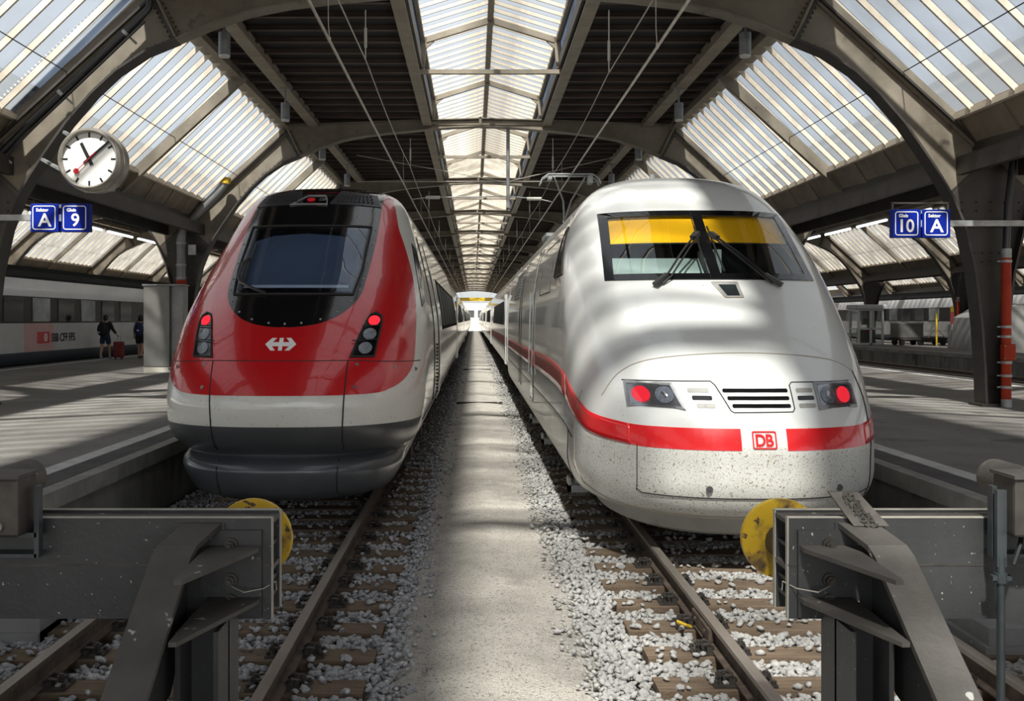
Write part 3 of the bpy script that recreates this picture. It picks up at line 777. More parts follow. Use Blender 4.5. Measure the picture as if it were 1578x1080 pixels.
# ---------------------------------------------------------------- trains
class Body:
    """train front as a stack of plan curves: half width W(z), nose line y0(z), nose length L(z)"""
    def __init__(s, cx, zs, Wk, yk, Lk, p, yend):
        s.cx = cx; s.W = pchip(*zip(*Wk)); s.y0 = pchip(*zip(*yk)); s.L = pchip(*zip(*Lk)); s.p = p; s.yend = yend; s.zs = zs
    def at(s, z, t):
        a = abs(t); sg = 1 if t >= 0 else -1; W = s.W(z); y0 = s.y0(z); L = s.L(z)
        if a <= 1:
            q = a * math.pi / 2
            x = W * math.sin(q) ** (2 / s.p); y = y0 + L * (1 - math.cos(q) ** (2 / s.p))
        else:
            x = W; y = y0 + L + (a - 1) / (2 - 1) * (s.yend - y0 - L)
        return Vector((s.cx + sg * x, y, z))
    def grid(s):
        T = [0] + [(k / 30) ** 1.25 for k in range(1, 31)] + [1.04, 1.12, 1.25, 1.45, 1.7, 2.0]
        s.T = [-t for t in T[:0:-1]] + T
        V = [s.at(z, t) for z in s.zs for t in s.T]; n = len(s.T); F = []
        for i in range(len(s.zs) - 1):
            for j in range(n - 1): F.append((i * n + j, i * n + j + 1, (i + 1) * n + j + 1, (i + 1) * n + j))
        s.V, s.F, s.n = V, F, n
        s.bvh = BVHTree.FromPolygons(V, F)
    def front(s, x, z, off=0.0):
        h = s.bvh.ray_cast(Vector((s.cx + x, -5, z)), Vector((0, 1, 0)))
        if h[0] is None: return Vector((s.cx + x, s.y0(z), z))
        nrm = h[1] if h[1].y < 0 else -h[1]
        return h[0] + nrm * off
    def side(s, y, z, sg, off=0.0):
        h = s.bvh.ray_cast(Vector((s.cx + sg * 6, y, z)), Vector((-sg, 0, 0)))
        if h[0] is None: return Vector((s.cx + sg * s.W(z), y, z))
        nrm = h[1] if h[1].x * sg > 0 else -h[1]
        return h[0] + nrm * off

def cut_poly(poly, step):
    bm = bmesh.new(); bm.faces.new([bm.verts.new((a, b, 0)) for a, b in poly])
    bmesh.ops.triangulate(bm, faces=bm.faces)
    for ax in (0, 1):
        lo = min(p[ax] for p in poly); hi = max(p[ax] for p in poly); k = math.floor(lo / step) + 1
        while k * step < hi - 1e-6:
            co = [0, 0, 0]; no = [0, 0, 0]; co[ax] = k * step; no[ax] = 1
            bmesh.ops.bisect_plane(bm, geom=bm.verts[:] + bm.edges[:] + bm.faces[:], plane_co=co, plane_no=no, dist=1e-6); k += 1
    bm.verts.index_update()
    V = [(v.co.x, v.co.y) for v in bm.verts]; F = [tuple(v.index for v in f.verts) for f in bm.faces]; bm.free(); return V, F
def panel(name, fn, poly, m, parent, off=.006, step=.07, thick=.012, smooth=True):
    """plate that lies on a curved body: 2D outline, fn(a,b,off) -> point on the body"""
    V, F = cut_poly(poly, step)
    n = len(V); mb = MB(); top = [fn(a, b, off) for a, b in V]; bot = [fn(a, b, off - thick) for a, b in V]
    mb.add(top + bot, F + [tuple(i + n for i in f[::-1]) for f in F])
    cnt = {}
    for f in F:
        for i in range(len(f)): e = (f[i], f[(i + 1) % len(f)]); k = tuple(sorted(e)); cnt.setdefault(k, []).append(e)
    mb.add(top + bot, []); 
    mb.f += [(e[0][0], e[0][1], e[0][1] + n, e[0][0] + n) for e in cnt.values() if len(e) == 1]; mb.m = [0] * len(mb.f)
    return mb.build(name, m, parent, smooth=50 if smooth else False)
def marks(name, fn, V, F, m, parent, off=.014):
    mb = MB(); n = len(V); mb.add([fn(a, b, off) for a, b in V] + [fn(a, b, off - .012) for a, b in V], list(F) + [tuple(i + n for i in f[::-1]) for f in F])
    cnt = {}
    for f in F:
        for i in range(len(f)): e = (f[i], f[(i + 1) % len(f)]); cnt.setdefault(tuple(sorted(e)), []).append(e)
    mb.f += [(e[0][0], e[0][1], e[0][1] + n, e[0][0] + n) for e in cnt.values() if len(e) == 1]; mb.m = [0] * len(mb.f)
    return mb.build(name, m, parent)
def line(name, fn, pts, r, m, parent, off=.003, step=.06, n=5):
    P = []
    for (a0, b0), (a1, b1) in zip(pts[:-1], pts[1:]):
        k = max(1, int(math.hypot(a1 - a0, b1 - b0) / step))
        for i in range(k): P.append(fn(a0 + (a1 - a0) * i / k, b0 + (b1 - b0) * i / k, off))
    P.append(fn(*pts[-1], off)); mb = MB().tube(P, r, n); return mb.build(name, m, parent, smooth=True)
def mirror(half):
    """half outline (x>=0) from bottom to top -> full closed outline"""
    return half + [(-x, z) for x, z in half[::-1] if x > 1e-6]
def smooth_poly(P, k=4, closed=True):
    out = []; n = len(P)
    for i in range(n if closed else n - 1):
        p0 = P[(i - 1) % n] if closed or i > 0 else P[0]; p1 = P[i]; p2 = P[(i + 1) % n]; p3 = P[(i + 2) % n] if closed or i + 2 < n else P[-1]
        for j in range(k):
            t = j / k
            out.append(tuple(.5 * (2 * b + (c - a) * t + (2 * a - 5 * b + 4 * c - d) * t * t + (3 * b - a - 3 * c + d) * t ** 3) for a, b, c, d in zip(p0, p1, p2, p3)))
    if not closed: out.append(P[-1])
    return out
def levels(knots, k):
    z = []
    for a, b in zip(knots[:-1], knots[1:]):
        m = max(1, int(round((b - a) / k)))
        z += [a + (b - a) * i / m for i in range(m)]
    return z + [knots[-1]]
def body_mesh(B, name, bands, parent, inside=None, smooth=32):
    """faces banded by height: bands = [(z_top, material)]"""
    mb = MB(); n = B.n; mats = [m for _, m in bands]
    F = []; idx = []
    for q, f in enumerate(B.F):
        zc = sum(B.V[i].z for i in f) / 4
        if inside and inside([B.V[i] for i in f]): continue
        F.append(f); idx.append(next(i for i, (zt, _) in enumerate(bands) if zc <= zt))
    mb.add(B.V, F); mb.m = idx
    mb.k = 0; mb.add([B.V[j] for j in range(n)], [tuple(range(n))])
    o = mb.build(name, mats, parent, smooth=smooth); return o

# ---- the red-nosed tilting train on the left
IX = -2.01
zk = [.24, .27, .31, .45, .60, .66, .70, .73, .76, .85, 1.04, 1.40, 1.70, 2.45, 3.2, 3.55, 3.80, 3.92, 3.97, 3.99]
zs = sorted(set(levels(zk, .065) + levels([.56, .76], .012)))
TT = Body(IX, zs,
    [(.24, .98), (.31, 1.08), (.45, 1.17), (.58, 1.225), (.64, 1.225), (.68, 1.215), (.715, 1.22), (.75, 1.30), (.85, 1.38), (1.04, 1.425), (1.4, 1.45), (2.0, 1.44), (2.4, 1.39), (2.8, 1.31), (3.2, 1.21), (3.45, 1.14), (3.62, 1.08), (3.76, .99), (3.87, .83), (3.94, .58), (3.975, .34), (3.99, .02)],
    [(.24, 10.45), (.31, 10.22), (.45, 10.12), (.58, 10.10), (.64, 10.13), (.68, 10.22), (.715, 10.36), (.75, 10.34), (.85, 10.20), (1.04, 10.10), (1.25, 10.09), (1.5, 10.17), (1.8, 10.38), (2.1, 10.68), (2.45, 11.12), (2.8, 11.62), (3.26, 12.28), (3.5, 12.66), (3.64, 12.88), (3.76, 13.12), (3.87, 13.45), (3.95, 14.0), (3.99, 14.7)],
    [(.24, 1.35), (.8, 1.5), (1.4, 1.65), (2.2, 1.75), (3.0, 1.6), (3.6, 1.2), (3.99, .6)], 2.45, 33.2)
TT.grid()
tt = empty('tilting_train', (IX, 10, 0), 'cream train with a glossy red nose and black windscreen mask on the left track', 'train')
body_mesh(TT, 'car_body', [(.71, M['skirt_blue']), (1.04, M['skirt']), (9, M['cream'])], tt)
fr = TT.front
RW = lambda z, m: min(m, TT.W(z) * .985)
red_half = [(0, 1.355), (.9, 1.36), (1.12, 1.40), (1.25, 1.48), (1.325, 1.60), (1.345, 1.75), (1.34, 2.1), (1.315, 2.35), (1.27, 2.6), (1.20, 2.85), (1.115, 3.1), (1.04, 3.3), (.99, 3.5), (.95, 3.66), (.90, 3.78)]
red_in = [(.83, 3.80), (.81, 3.62), (.815, 3.45), (.815, 3.2), (.81, 3.0), (.79, 2.75), (.77, 2.55), (.75, 2.42), (.68, 2.29), (.55, 2.17), (.38, 2.09), (.18, 2.05), (0, 2.04)]
rp = red_half + red_in
sm_out = smooth_poly(red_half, 3, False); sm_in = smooth_poly(red_in, 3, False)
ro = sm_out + sm_in[:-1] + [(-x, z) for x, z in sm_in[::-1]] + [(-x, z) for x, z in sm_out[::-1][:-1]]
panel('red_nose_panel', fr, ro, M['red'], tt, .005, .06)
bh = [(0, 2.045)] + sm_in[::-1][1:] + [(.80, 3.83), (.66, 3.89), (.44, 3.93)]
bo = bh + [(-x, z) for x, z in bh[::-1][:-1]]
panel('windscreen_mask', fr, bo, M['mask'], tt, .007, .06)
# windscreen: frame, pane and the drawn blind behind it
wo_ = [(-.66, 2.40), (.66, 2.40), (.715, 2.7), (.735, 3.27), (-.735, 3.27), (-.715, 2.7)]
wi = [(-.635, 2.425), (.635, 2.425), (.69, 2.7), (.70, 3.24), (-.70, 3.24), (-.69, 2.7)]
panel('cab_blind', fr, [(-.60, 2.50), (.60, 2.50), (.63, 2.7), (.63, 3.06), (.40, 3.13), (0, 3.16), (-.40, 3.13), (-.63, 3.06), (-.63, 2.7)], M['blind'], tt, .011, .12, .003)
panel('blind_rod', fr, [(-.60, 2.475), (.60, 2.475), (.60, 2.505), (-.60, 2.505)], M['white'], tt, .013, .12, .008)
panel('windscreen', fr, wi, M['screen_dark'], tt, .022, .12, .004)
V, F = [], []
fm = MB()
for a, b in zip(wo_, wo_[1:] + wo_[:1]):
    k = 10; P = [fr(a[0] + (b[0] - a[0]) * i / k, a[1] + (b[1] - a[1]) * i / k, .012) for i in range(k + 1)]; fm.tube(P, .014, 6)
fm.build('windscreen_frame', M['seam'], tt, smooth=True)
# screws along the rim of the mask
mb = MB()
for q in sm_in[9:-1:3]:
    for s in (-1, 1): c = fr(s * q[0] * .965, q[1] + .035, .008); mb.ball(c, .013, 8, 4)
mb.ball(fr(0, 2.075, .008), .013, 8, 4)
tag(mb.build('mask_screws', M['galv'], tt), kind='stuff')
# wiper on the left
wp = MB()
wp.tube([fr(-.28, 2.40, .03), fr(-.42, 2.43, .05), fr(-.60, 2.50, .07), fr(-.64, 2.56, .075), fr(-.645, 2.72, .07), fr(-.61, 2.78, .06), fr(-.58, 2.80, .05)], .019, 6)
wp.tube([fr(-.32, 2.405, .03), fr(-.44, 2.445, .05), fr(-.585, 2.51, .07), fr(-.62, 2.57, .075), fr(-.625, 2.70, .07), fr(-.60, 2.76, .06)], .012, 6)
wpo = wp.build('wiper', M['rubber'], tt, smooth=True)
MB().tube([fr(-.57, 2.42, .035), fr(-.575, 2.6, .04), fr(-.575, 2.8, .04), fr(-.575, 3.0, .035)], .013, 6).build('wiper_blade', M['rubber'], wpo, smooth=True)
# roof grilles and the upper lamp
for s in (-1, 1):
    g = panel('roof_grille', fr, [(s * .17, 3.60), (s * .80, 3.575), (s * .72, 3.76), (s * .26, 3.82)], M['mask_matt'], tt, .016, .06)
    mb = MB()
    for i in range(3):
        z = 3.632 + i * .046; x0 = .24 + i * .02; x1 = .71 - i * .02
        for j in range(9):
            xx = x0 + (x1 - x0) * (j + .5) / 9; w = (x1 - x0) / 9 * .32
            P = [fr(s * (xx + a * w), z + b * .014, .022) for a, b in ((-1, -1), (1, -1), (1, 1), (-1, 1))]; mb.add(P, [(0, 1, 2, 3)])
            mb.add([p + Vector((0, .02, -.01)) for p in P], [(3, 2, 1, 0)])
    tag(mb.build('grille_slots', M['seam'], g), kind='stuff')
    line('grille_edge', fr, [(s * .80, 3.575), (s * .72, 3.76)], .007, M['galv'], tt, .016, .05)
lp = [(-.34, 3.575), (.145, 3.575), (.125, 3.665), (.085, 3.73), (-.14, 3.73)]
lam = panel('upper_lamp', fr, lp, M['mask'], tt, .014, .08)
V, F = ring_faces(lp, [(-.28, 3.592), (.128, 3.592), (.11, 3.66), (.075, 3.715), (-.13, 3.715)])
marks('lamp_rim', fr, V, F, M['galv'], lam, .026)
def lamp_disc(name, B, x, z, r, m, parent, off, zs_=1.0):
    c = B.front(x, z, off); mb = MB()
    P = [B.front(x + r * math.cos(a), z + r * zs_ * math.sin(a), off) for a in [2 * math.pi * i / 20 for i in range(20)]]
    mb.add(P + [c + Vector((0, -.012, .004))], [(i, (i + 1) % 20, 20) for i in range(20)]); mb.add([p + Vector((0, .014, 0)) for p in P], [])
    mb.f += [(i, (i + 1) % 20, 21 + (i + 1) % 20, 21 + i) for i in range(20)]; mb.m = [0] * len(mb.f)
    return mb.build(name, m, parent, smooth=True)
lamp_disc('lamp_lens', TT, -.08, 3.645, .05, M['red_dull'], lam, .03, .55)
lamp_disc('lamp_lens', TT, .065, 3.645, .045, M['chrome'], lam, .03, .6)
# headlamp clusters
for s in (-1, 1):
    hp = [(s * .71, 1.725), (s * .955, 1.725), (s * .985, 1.95), (s * 1.005, 2.10), (s * .985, 2.17), (s * .93, 2.205), (s * .87, 2.185), (s * .835, 2.12), (s * .77, 1.93)]
    h = panel('headlamp', fr, hp, M['mask'], tt, .010, .06)
    tag(h, 'tall black lamp cluster with a lit red lamp on top')
    for z, x, m in ((2.11, .915, M['red_lamp']), (1.965, .885, M['lens_grey']), (1.82, .855, M['lens_grey'])):
        lamp_disc('lamp_lens', TT, s * x, z, .066 if z < 2.1 else .058, m, h, .016, .92)
    inset = [(.865 * s + (x - .865 * s) * .86, 1.95 + (z - 1.95) * .93) for x, z in hp]
    V, F = ring_faces(hp, inset); marks('lamp_bezel', fr, V, F, M['seam'], h, .020)
    line('lens_bar', fr, [(s * .72, 1.885), (s * .965, 1.90)], .006, M['seam'], h, .03)
    line('lens_bar', fr, [(s * .80, 2.04), (s * .985, 2.05)], .006, M['seam'], h, .03)
# seams
for s in (-1, 1):
    line('panel_seam', fr, [(s * .66, .78), (s * .67, 1.04), (s * .685, 1.36), (s * .70, 1.70)], .008, M['seam'], tt)
    line('panel_seam', fr, [(s * .60, .27), (s * .62, .68)], .008, M['seam'], tt)
line('panel_seam', fr, [(-1.40, 1.665), (-.7, 1.70), (.7, 1.70), (1.40, 1.665)], .006, M['seam'], tt)
mb = MB()
for s in (-1, 1):
    for x, z in ((.79, 1.655), (1.16, 1.62), (.78, 1.43), (1.36, 1.58)):
        c = fr(s * x, z, .004); mb.cyl(c + Vector((0, .01, 0)), c + Vector((0, -.006, 0)), .021, 12)
tag(mb.build('cover_screws', M['skirt'], tt), kind='stuff')
# arrow-and-cross emblem, cream on red
def emblem(h):
    a = h / 2; P = []
    def q(x0, x1, z0, z1): P.append([(x0, z0), (x1, z0), (x1, z1), (x0, z1)])
    t = .155 * h
    q(-1.55 * h, 1.55 * h, -t, t) if False else None
    q(-.82 * h, .82 * h, -t, t); q(-t * 1.05, t * 1.05, -a, -t); q(-t * 1.05, t * 1.05, t, a)
    for s in (-1, 1):
        P.append([(s * .40 * h, -a), (s * .78 * h, -a), (s * 1.28 * h, 0), (s * .88 * h, 0)])
        P.append([(s * .88 * h, 0), (s * 1.28 * h, 0), (s * .78 * h, a), (s * .40 * h, a)])
    V = []; F = []
    for p in P:
        F.append(tuple(range(len(V), len(V) + len(p)))); V += p
    return V, F
V, F = emblem(.125)
# pieces must not overlap: trim the bar to end inside the arrow heads
marks('emblem', lambda a, b, o: fr(a, b + 1.865, o), V, F, M['white'], tt, .012)
# side: cab window, doors, seams and window band on the right flank
sd_ = lambda y, z, o=0.0: TT.side(y, z, 1, o)
panel('cab_side_window', sd_, [(12.15, 2.28), (12.55, 2.36), (13.05, 2.75), (13.25, 3.05), (13.1, 3.12), (12.75, 2.85), (12.35, 2.50)], M['window'], tt, .008, .1)
for yy in (14.3, 14.42, 16.1):
    line('panel_seam', sd_, [(yy, .75), (yy, 1.5), (yy, 2.4), (yy, 3.3)], .010, M['seam'], tt, .0, .2)
panel('side_door', sd_, [(16.3, .85), (17.5, .85), (17.5, 2.95), (16.3, 2.95)], M['cream'], tt, .02, .3)
panel('window_band', sd_, [(17.9, 1.95), (32.9, 1.95), (32.9, 2.85), (17.9, 2.85)], M['band'], tt, .010, .4)
for j in range(8):
    y = 18.2 + j * 1.83; panel('side_window', sd_, [(y, 2.02), (y + 1.5, 2.02), (y + 1.5, 2.78), (y, 2.78)], M['side_glass'], tt, .018, .5)
line('panel_seam', sd_, [(11.6, .98), (14, .96), (33, .96)], .008, M['seam'], tt, .0, .4)
mb = MB()
for j in range(14): mb.bx(IX + 1.44, IX + 1.465, 15.2, 15.32, 1.02 + j * .055, 1.05 + j * .055)
tag(mb.build('vent_slots', M['seam'], tt), kind='stuff')
def bogie(name, cx, y, parent, half=1.05):
    mb = MB(); mb.k = 0
    mb.bx(cx - half, cx + half, y - 1.6, y + 1.6, .42, .62)
    for s in (-1, 1):
        mb.bx(cx + s * half - .09, cx + s * half + .09, y - 1.75, y + 1.75, .40, .66)
        for d in (-1.25, 1.25):
            mb.bx(cx + s * half - .12, cx + s * half + .13, y + d - .2, y + d + .2, .28, .62); mb.cyl((cx + s * (half + .05), y + d + .35, .45), (cx + s * (half + .05), y + d + .35, .75), .07, 8)
        mb.cyl((cx + s * half, y, .55), (cx + s * half, y, .9), .16, 10)
    mb.k = 1
    for d in (-1.25, 1.25):
        mb.cyl((cx - .9, y + d, .43), (cx + .9, y + d, .43), .08, 8)
        for s in (-1, 1): mb.cyl((cx + s * .69, y + d, .43), (cx + s * .83, y + d, .43), .43, 20)
    return mb.build(name, [M['under'], M['wheel']], parent, smooth=True)
bogie('bogie', IX, 14.7, tt); bogie('bogie', IX, 29.5, tt)
MB().bx(IX - .95, IX + .95, 17.6, 26.8, .35, .72).bx(IX - 1.0, IX + 1.0, 10.9, 33, .70, .80).build('underframe', M['under'], tt)

# ---- long coach bodies
def coach(name, cx, y0, y1, prof, bands, label, group, win, side, mwin, extras=None):
    c = empty(name, (cx, y0, 0), label, 'train coach', group)
    mb = MB(); n = len(prof); P = [(-w, z) for w, z in prof] + [(w, z) for w, z in prof[::-1] if w > .001]
    k = len(P); mb.add([(cx + x, y0, z) for x, z in P] + [(cx + x, y1, z) for x, z in P], [])
    mats = []; 
    for i in range(k):
        j = (i + 1) % k; zc = (P[i][1] + P[j][1]) / 2
        mb.f.append((i, j, k + j, k + i)); mb.m.append(next(q for q, (zt, _) in enumerate(bands) if zc <= zt))
    mb.f += [tuple(range(k)), tuple(range(k, 2 * k))[::-1]]; mb.m += [len(bands) - 1] * 2
    mb.build('coach_body', [m for _, m in bands], c, smooth=30)
    ws = sorted(prof, key=lambda q: q[1]); W = lambda z: float(np.interp(z, [q[1] for q in ws], [q[0] for q in ws]))
    if win:
        z0, z1, ww, gap, ya, yb = win; j = 0; y = ya
        while y + ww < yb:
            b = MB(); b.add([(cx + side * (W(z) + o), yy, z) for z in (z0, z1) for yy in (y, y + ww) for o in (-.01, .022)], [(0, 1, 3, 2), (4, 6, 7, 5), (0, 4, 5, 1), (2, 3, 7, 6), (0, 2, 6, 4), (1, 5, 7, 3)])
            b.build('side_window', mwin[j % len(mwin)], c); y += ww + gap; j += 1
    for yy in (y0 + 3.6, y1 - 3.6): bogie('bogie', cx, yy, c)
    MB().bx(cx - 1.1, cx + 1.1, y0 + 6.2, y1 - 6.2, .32, .85).build('underframe', M['under'], c)
    return c, W
TTP = [(1.1, .45), (1.32, .7), (1.42, 1.04), (1.45, 1.4), (1.44, 2.0), (1.39, 2.4), (1.31, 2.85), (1.19, 3.2), (1.0, 3.62), (.66, 3.88), (0, 3.99)]
ordn = ['second', 'third', 'fourth', 'fifth', 'sixth', 'seventh']
for i in range(6):
    y = 33.8 + i * 24.2
    c, Wf = coach('train_coach', IX, y, y + 23.7, TTP, [(.75, M['skirt']), (9, M['cream'])], 'cream coach with black window band, %s car of red-nosed train' % ordn[i], 'coaches of the red-nosed train',
              (2.0, 2.8, 1.5, .33, y + 3.2, y + 21), 1, [M['side_glass']])
    MB().bx(IX + 1.40, IX + 1.452, y + .6, y + 1.9, .8, 2.9).build('side_door', M['cream'], c)
    MB().bx(IX - .8, IX + .8, y - .45, y, .8, 3.5).build('gangway', M['rubber'], c)
# ---- the white express on the right
EX = 2.50
zk = [.17, .20, .33, .36, .45, .70, .95, 1.6, 2.57, 3.34, 3.6, 3.85, 3.96, 4.01]
zs = sorted(set(levels(zk, .06) + levels([2.5, 3.4], .035)))
ET = Body(EX, zs,
    [(.17, 1.10), (.20, 1.16), (.33, 1.24), (.345, 1.27), (.36, 1.34), (.45, 1.43), (.7, 1.50), (1.0, 1.50), (1.6, 1.50), (2.2, 1.49), (2.6, 1.465), (3.0, 1.40), (3.3, 1.30), (3.5, 1.19), (3.68, 1.06), (3.82, .88), (3.92, .66), (3.98, .40), (4.01, .02)],
    [(.17, 9.12), (.20, 9.06), (.33, 9.0), (.345, 8.98), (.36, 8.90), (.45, 8.78), (.7, 8.70), (.95, 8.70), (1.2, 8.78), (1.5, 8.98), (1.8, 9.28), (2.1, 9.66), (2.57, 10.35), (3.0, 10.90), (3.34, 11.33), (3.55, 11.62), (3.75, 11.98), (3.87, 12.4), (3.95, 12.9), (3.99, 13.4), (4.01, 14.1)],
    [(.17, 1.9), (.5, 2.1), (1.0, 2.1), (2.0, 1.8), (2.6, 1.4), (3.3, 1.25), (4.01, .8)], 2.5, 29.2)
ET.grid()
et = empty('express_train', (EX, 9, 0), 'white train with a sloping nose and a red stripe round it on the right track', 'train')
# windscreen opening
WB, WT = 2.565, 3.325
def wx(z): return 1.075 + (z - WB) / (WT - WB) * -.055
def in_screen(P):
    z = sum(p.z for p in P) / 4; x = sum(p.x for p in P) / 4
    return WB + .012 < z < WT - .012 and abs(x - EX) < wx(z) - .012 and P[0].y < 12.2
body_mesh(ET, 'car_body', [(.345, M['valance']), (1.03, M['ice_dirty']), (9, M['ice_white'])], et, in_screen)
fe = ET.front
sl = lambda y, z, o=0.0: ET.side(y, z, -1, o)
sr = lambda y, z, o=0.0: ET.side(y, z, 1, o)
# cab behind the glass
MB().bx(EX - 1.15, EX + 1.15, 12.9, 12.95, 2.2, 3.4).bx(EX - 1.15, EX + 1.15, 10.9, 12.9, 2.30, 2.34).bx(EX - 1.0, EX + 1.0, 12.2, 12.9, 3.40, 3.44).build('cab_lining', M['cab_dark'], et)
MB().prism([(10.55, 2.40), (11.25, 2.40), (11.25, 2.80), (11.0, 2.80), (10.72, 2.64)], 'yz', EX - 1.02, EX + .05).bx(EX - .02, EX + .16, 10.75, 11.1, 2.4, 2.88).build('driver_desk', M['cab_grey'], et)
for x in (-.45, .50):
    s_ = MB(); s_.bx(EX + x - .24, EX + x + .24, 11.75, 11.88, 2.45, 3.02).bx(EX + x - .22, EX + x + .22, 11.35, 11.8, 2.40, 2.5).bx(EX + x - .13, EX + x + .13, 11.77, 11.86, 3.02, 3.2); s_.build('driver_seat', M['seat'], et, bevel=.03)
for s in (-1, 1):
    a, b = (.03, .99) if s > 0 else (.03, 1.0)
    P = [(s * a, 2.975), (s * b, 2.975), (s * (b - .01), 3.305), (s * a, 3.305)]
    V, F = cut_poly(P, .1); n = len(V)
    mb = MB(); mb.add([fe(x, z, 0) + Vector((0, .045, -.01)) for x, z in V] + [fe(x, z, 0) + Vector((0, .053, -.01)) for x, z in V], F + [tuple(i + n for i in f[::-1]) for f in F]); mb.build('sun_blind', M['amber'], et, smooth=True)
    mb = MB(); P = [fe(s * (a + (b - a) * i / 10), 2.97, 0) + Vector((0, .05, -.01)) for i in range(11)]; mb.tube(P, .008, 6); mb.build('blind_rail', M['cab_dark'], et)
# glass, black frame and centre post
outer = [(-wx(WB) - .03, WB - .03), (-.02, WB - .03), (wx(WB) + .03, WB - .03), (wx(WT) + .03, WT + .03), (-.02, WT + .03), (-wx(WT) - .03, WT + .03)]
for s in (-1, 1):
    g = [(s * .045, WB + .02), (s * (wx(WB) - .05), WB + .02), (s * (wx(WT) - .05), WT - .02), (s * .045, WT - .02)]
    panel('windscreen', fe, g, M['screen'], et, .008, .12, .006)
    o4 = [(s * .0, WB - .03), (s * (wx(WB) + .03), WB - .03), (s * (wx(WT) + .03), WT + .03), (s * .0, WT + .03)]
    def dens(P, k=12): return [(P[i][0] + (P[(i + 1) % 4][0] - P[i][0]) * j / k, P[i][1] + (P[(i + 1) % 4][1] - P[i][1]) * j / k) for i in range(4) for j in range(k)]
    i4 = [(s * .05, WB + .035), (s * (wx(WB) - .065), WB + .035), (s * (wx(WT) - .065), WT - .035), (s * .05, WT - .035)]
    V, F = ring_faces(dens(o4), dens(i4)); marks('windscreen_frame', fe, V, F, M['mask'], et, .012)
panel('centre_post', fe, [(-.055, WB - .02), (.055, WB - .02), (.055, WT + .02), (-.055, WT + .02)], M['mask'], et, .022, .1, .03)
# wipers
for s in (-1, 1):
    w = MB()
    w.tube([fe(s * .60, 2.49, .03), fe(s * .50, 2.54, .06), fe(s * .30, 2.78, .07), fe(s * .10, 3.00, .06)], .012, 6)
    w.tube([fe(s * .56, 2.475, .03), fe(s * .46, 2.53, .06), fe(s * .27, 2.755, .07), fe(s * .09, 2.97, .06)], .010, 6)
    c = fe(s * .585, 2.485, .03); w.bar(fe(s * .64, 2.45, .04), fe(s * .50, 2.55, .05), .06, .05)
    wo2 = w.build('wiper', M['rubber'], et, smooth=True)
    MB().bar(fe(s * .13, 2.96, .06), fe(s * .07, 3.02, .06), .07, .05).build('wiper_hinge', M['seam'], wo2)
    MB().tube([fe(s * .10, 2.60, .03), fe(s * .085, 2.8, .035), fe(s * .075, 3.0, .035), fe(s * .07, 3.13, .03)], .011, 6).build('wiper_blade', M['rubber'], wo2, smooth=True)
# camera hatch below the windscreen
hp = [(.02, 2.345), (.20, 2.345), (.20, 2.505), (-.065, 2.505)]
h = panel('nose_hatch', fe, hp, M['galv'], et, .008, .1)
panel('hatch_glass', fe, [(.045, 2.362), (.17, 2.362), (.17, 2.475), (-.005, 2.475)], M['window'], h, .014, .1)
line('hatch_edge', fe, hp + hp[:1], .007, M['seam_pale'], h, .010)
# headlamps
for s, q in ((-1, [(-1.06, 1.340), (-.62, 1.330), (-.70, 1.530), (-1.07, 1.540)]), (1, [(.62, 1.330), (1.06, 1.340), (1.07, 1.540), (.64, 1.530)])):
    if s > 0: q = [(.59, 1.330), (1.0, 1.335), (.985, 1.515), (.945, 1.540), (.59, 1.540)]
    hl = panel('headlamp', fe, q, M['chrome'], et, .008, .1); tag(hl, 'slanted twin headlamp with the outer lamp lit red')
    cx_ = sum(x for x, z in q) / len(q); cz_ = sum(z for x, z in q) / len(q)
    V, F = ring_faces([(cx_ + (x - cx_) * 1.06, cz_ + (z - cz_) * 1.12) for x, z in q], [(cx_ + (x - cx_) * .93, cz_ + (z - cz_) * .88) for x, z in q]); marks('lamp_bezel', fe, V, F, M['galv'], hl, .020)
    xo = -.955 if s < 0 else .875; xi = -.765 if s < 0 else .70
    lamp_disc('lamp_lens', ET, xo, 1.440, .073, M['red_lamp'], hl, .014, .95)
    mb = MB(); 
    lamp_disc('lamp_lens', ET, xi, 1.440, .076, M['lens_grey'], hl, .014, .95); lamp_disc('lamp_bulb', ET, xi, 1.440, .03, M['chrome'], hl, .024, .95)
    panel('lamp_cover', fe, [(cx_ + (x - cx_) * .97, cz_ + (z - cz_) * .95) for x, z in q], M['lens'], hl, .034, .1, .003)
# grilles
gp = [(-.30, 1.530), (.34, 1.530), (.36, 1.320), (-.225, 1.320)]
line('grille_seam', fe, [(-1.10, 1.560), (-.36, 1.570), (-.325, 1.535), (-.225, 1.320), (-.20, 1.305), (.325, 1.310), (.345, 1.335), (.345, 1.535), (.37, 1.560), (1.0, 1.560)], .005, M['seam'], et)
for i in range(3):
    z = 1.490 - i * .065; x0 = -.27 + i * .032
    panel('grille_slot', fe, rounded_rect(x0, .315, z - .016, z + .016, .012, 3), M['mask'], et, .005, .2, .01)
for s in (-1, 1):
    for i in range(3):
        z = 1.490 - i * .065; x0, x1 = (-.57 + i * .03, -.39 + i * .02) if s < 0 else (.395, .555)
        panel('side_slot', fe, rounded_rect(x0, x1, z - .018, z + .018, .012, 3), M['mask'] if i == 1 else M['valance'], et, .005, .2, .01)
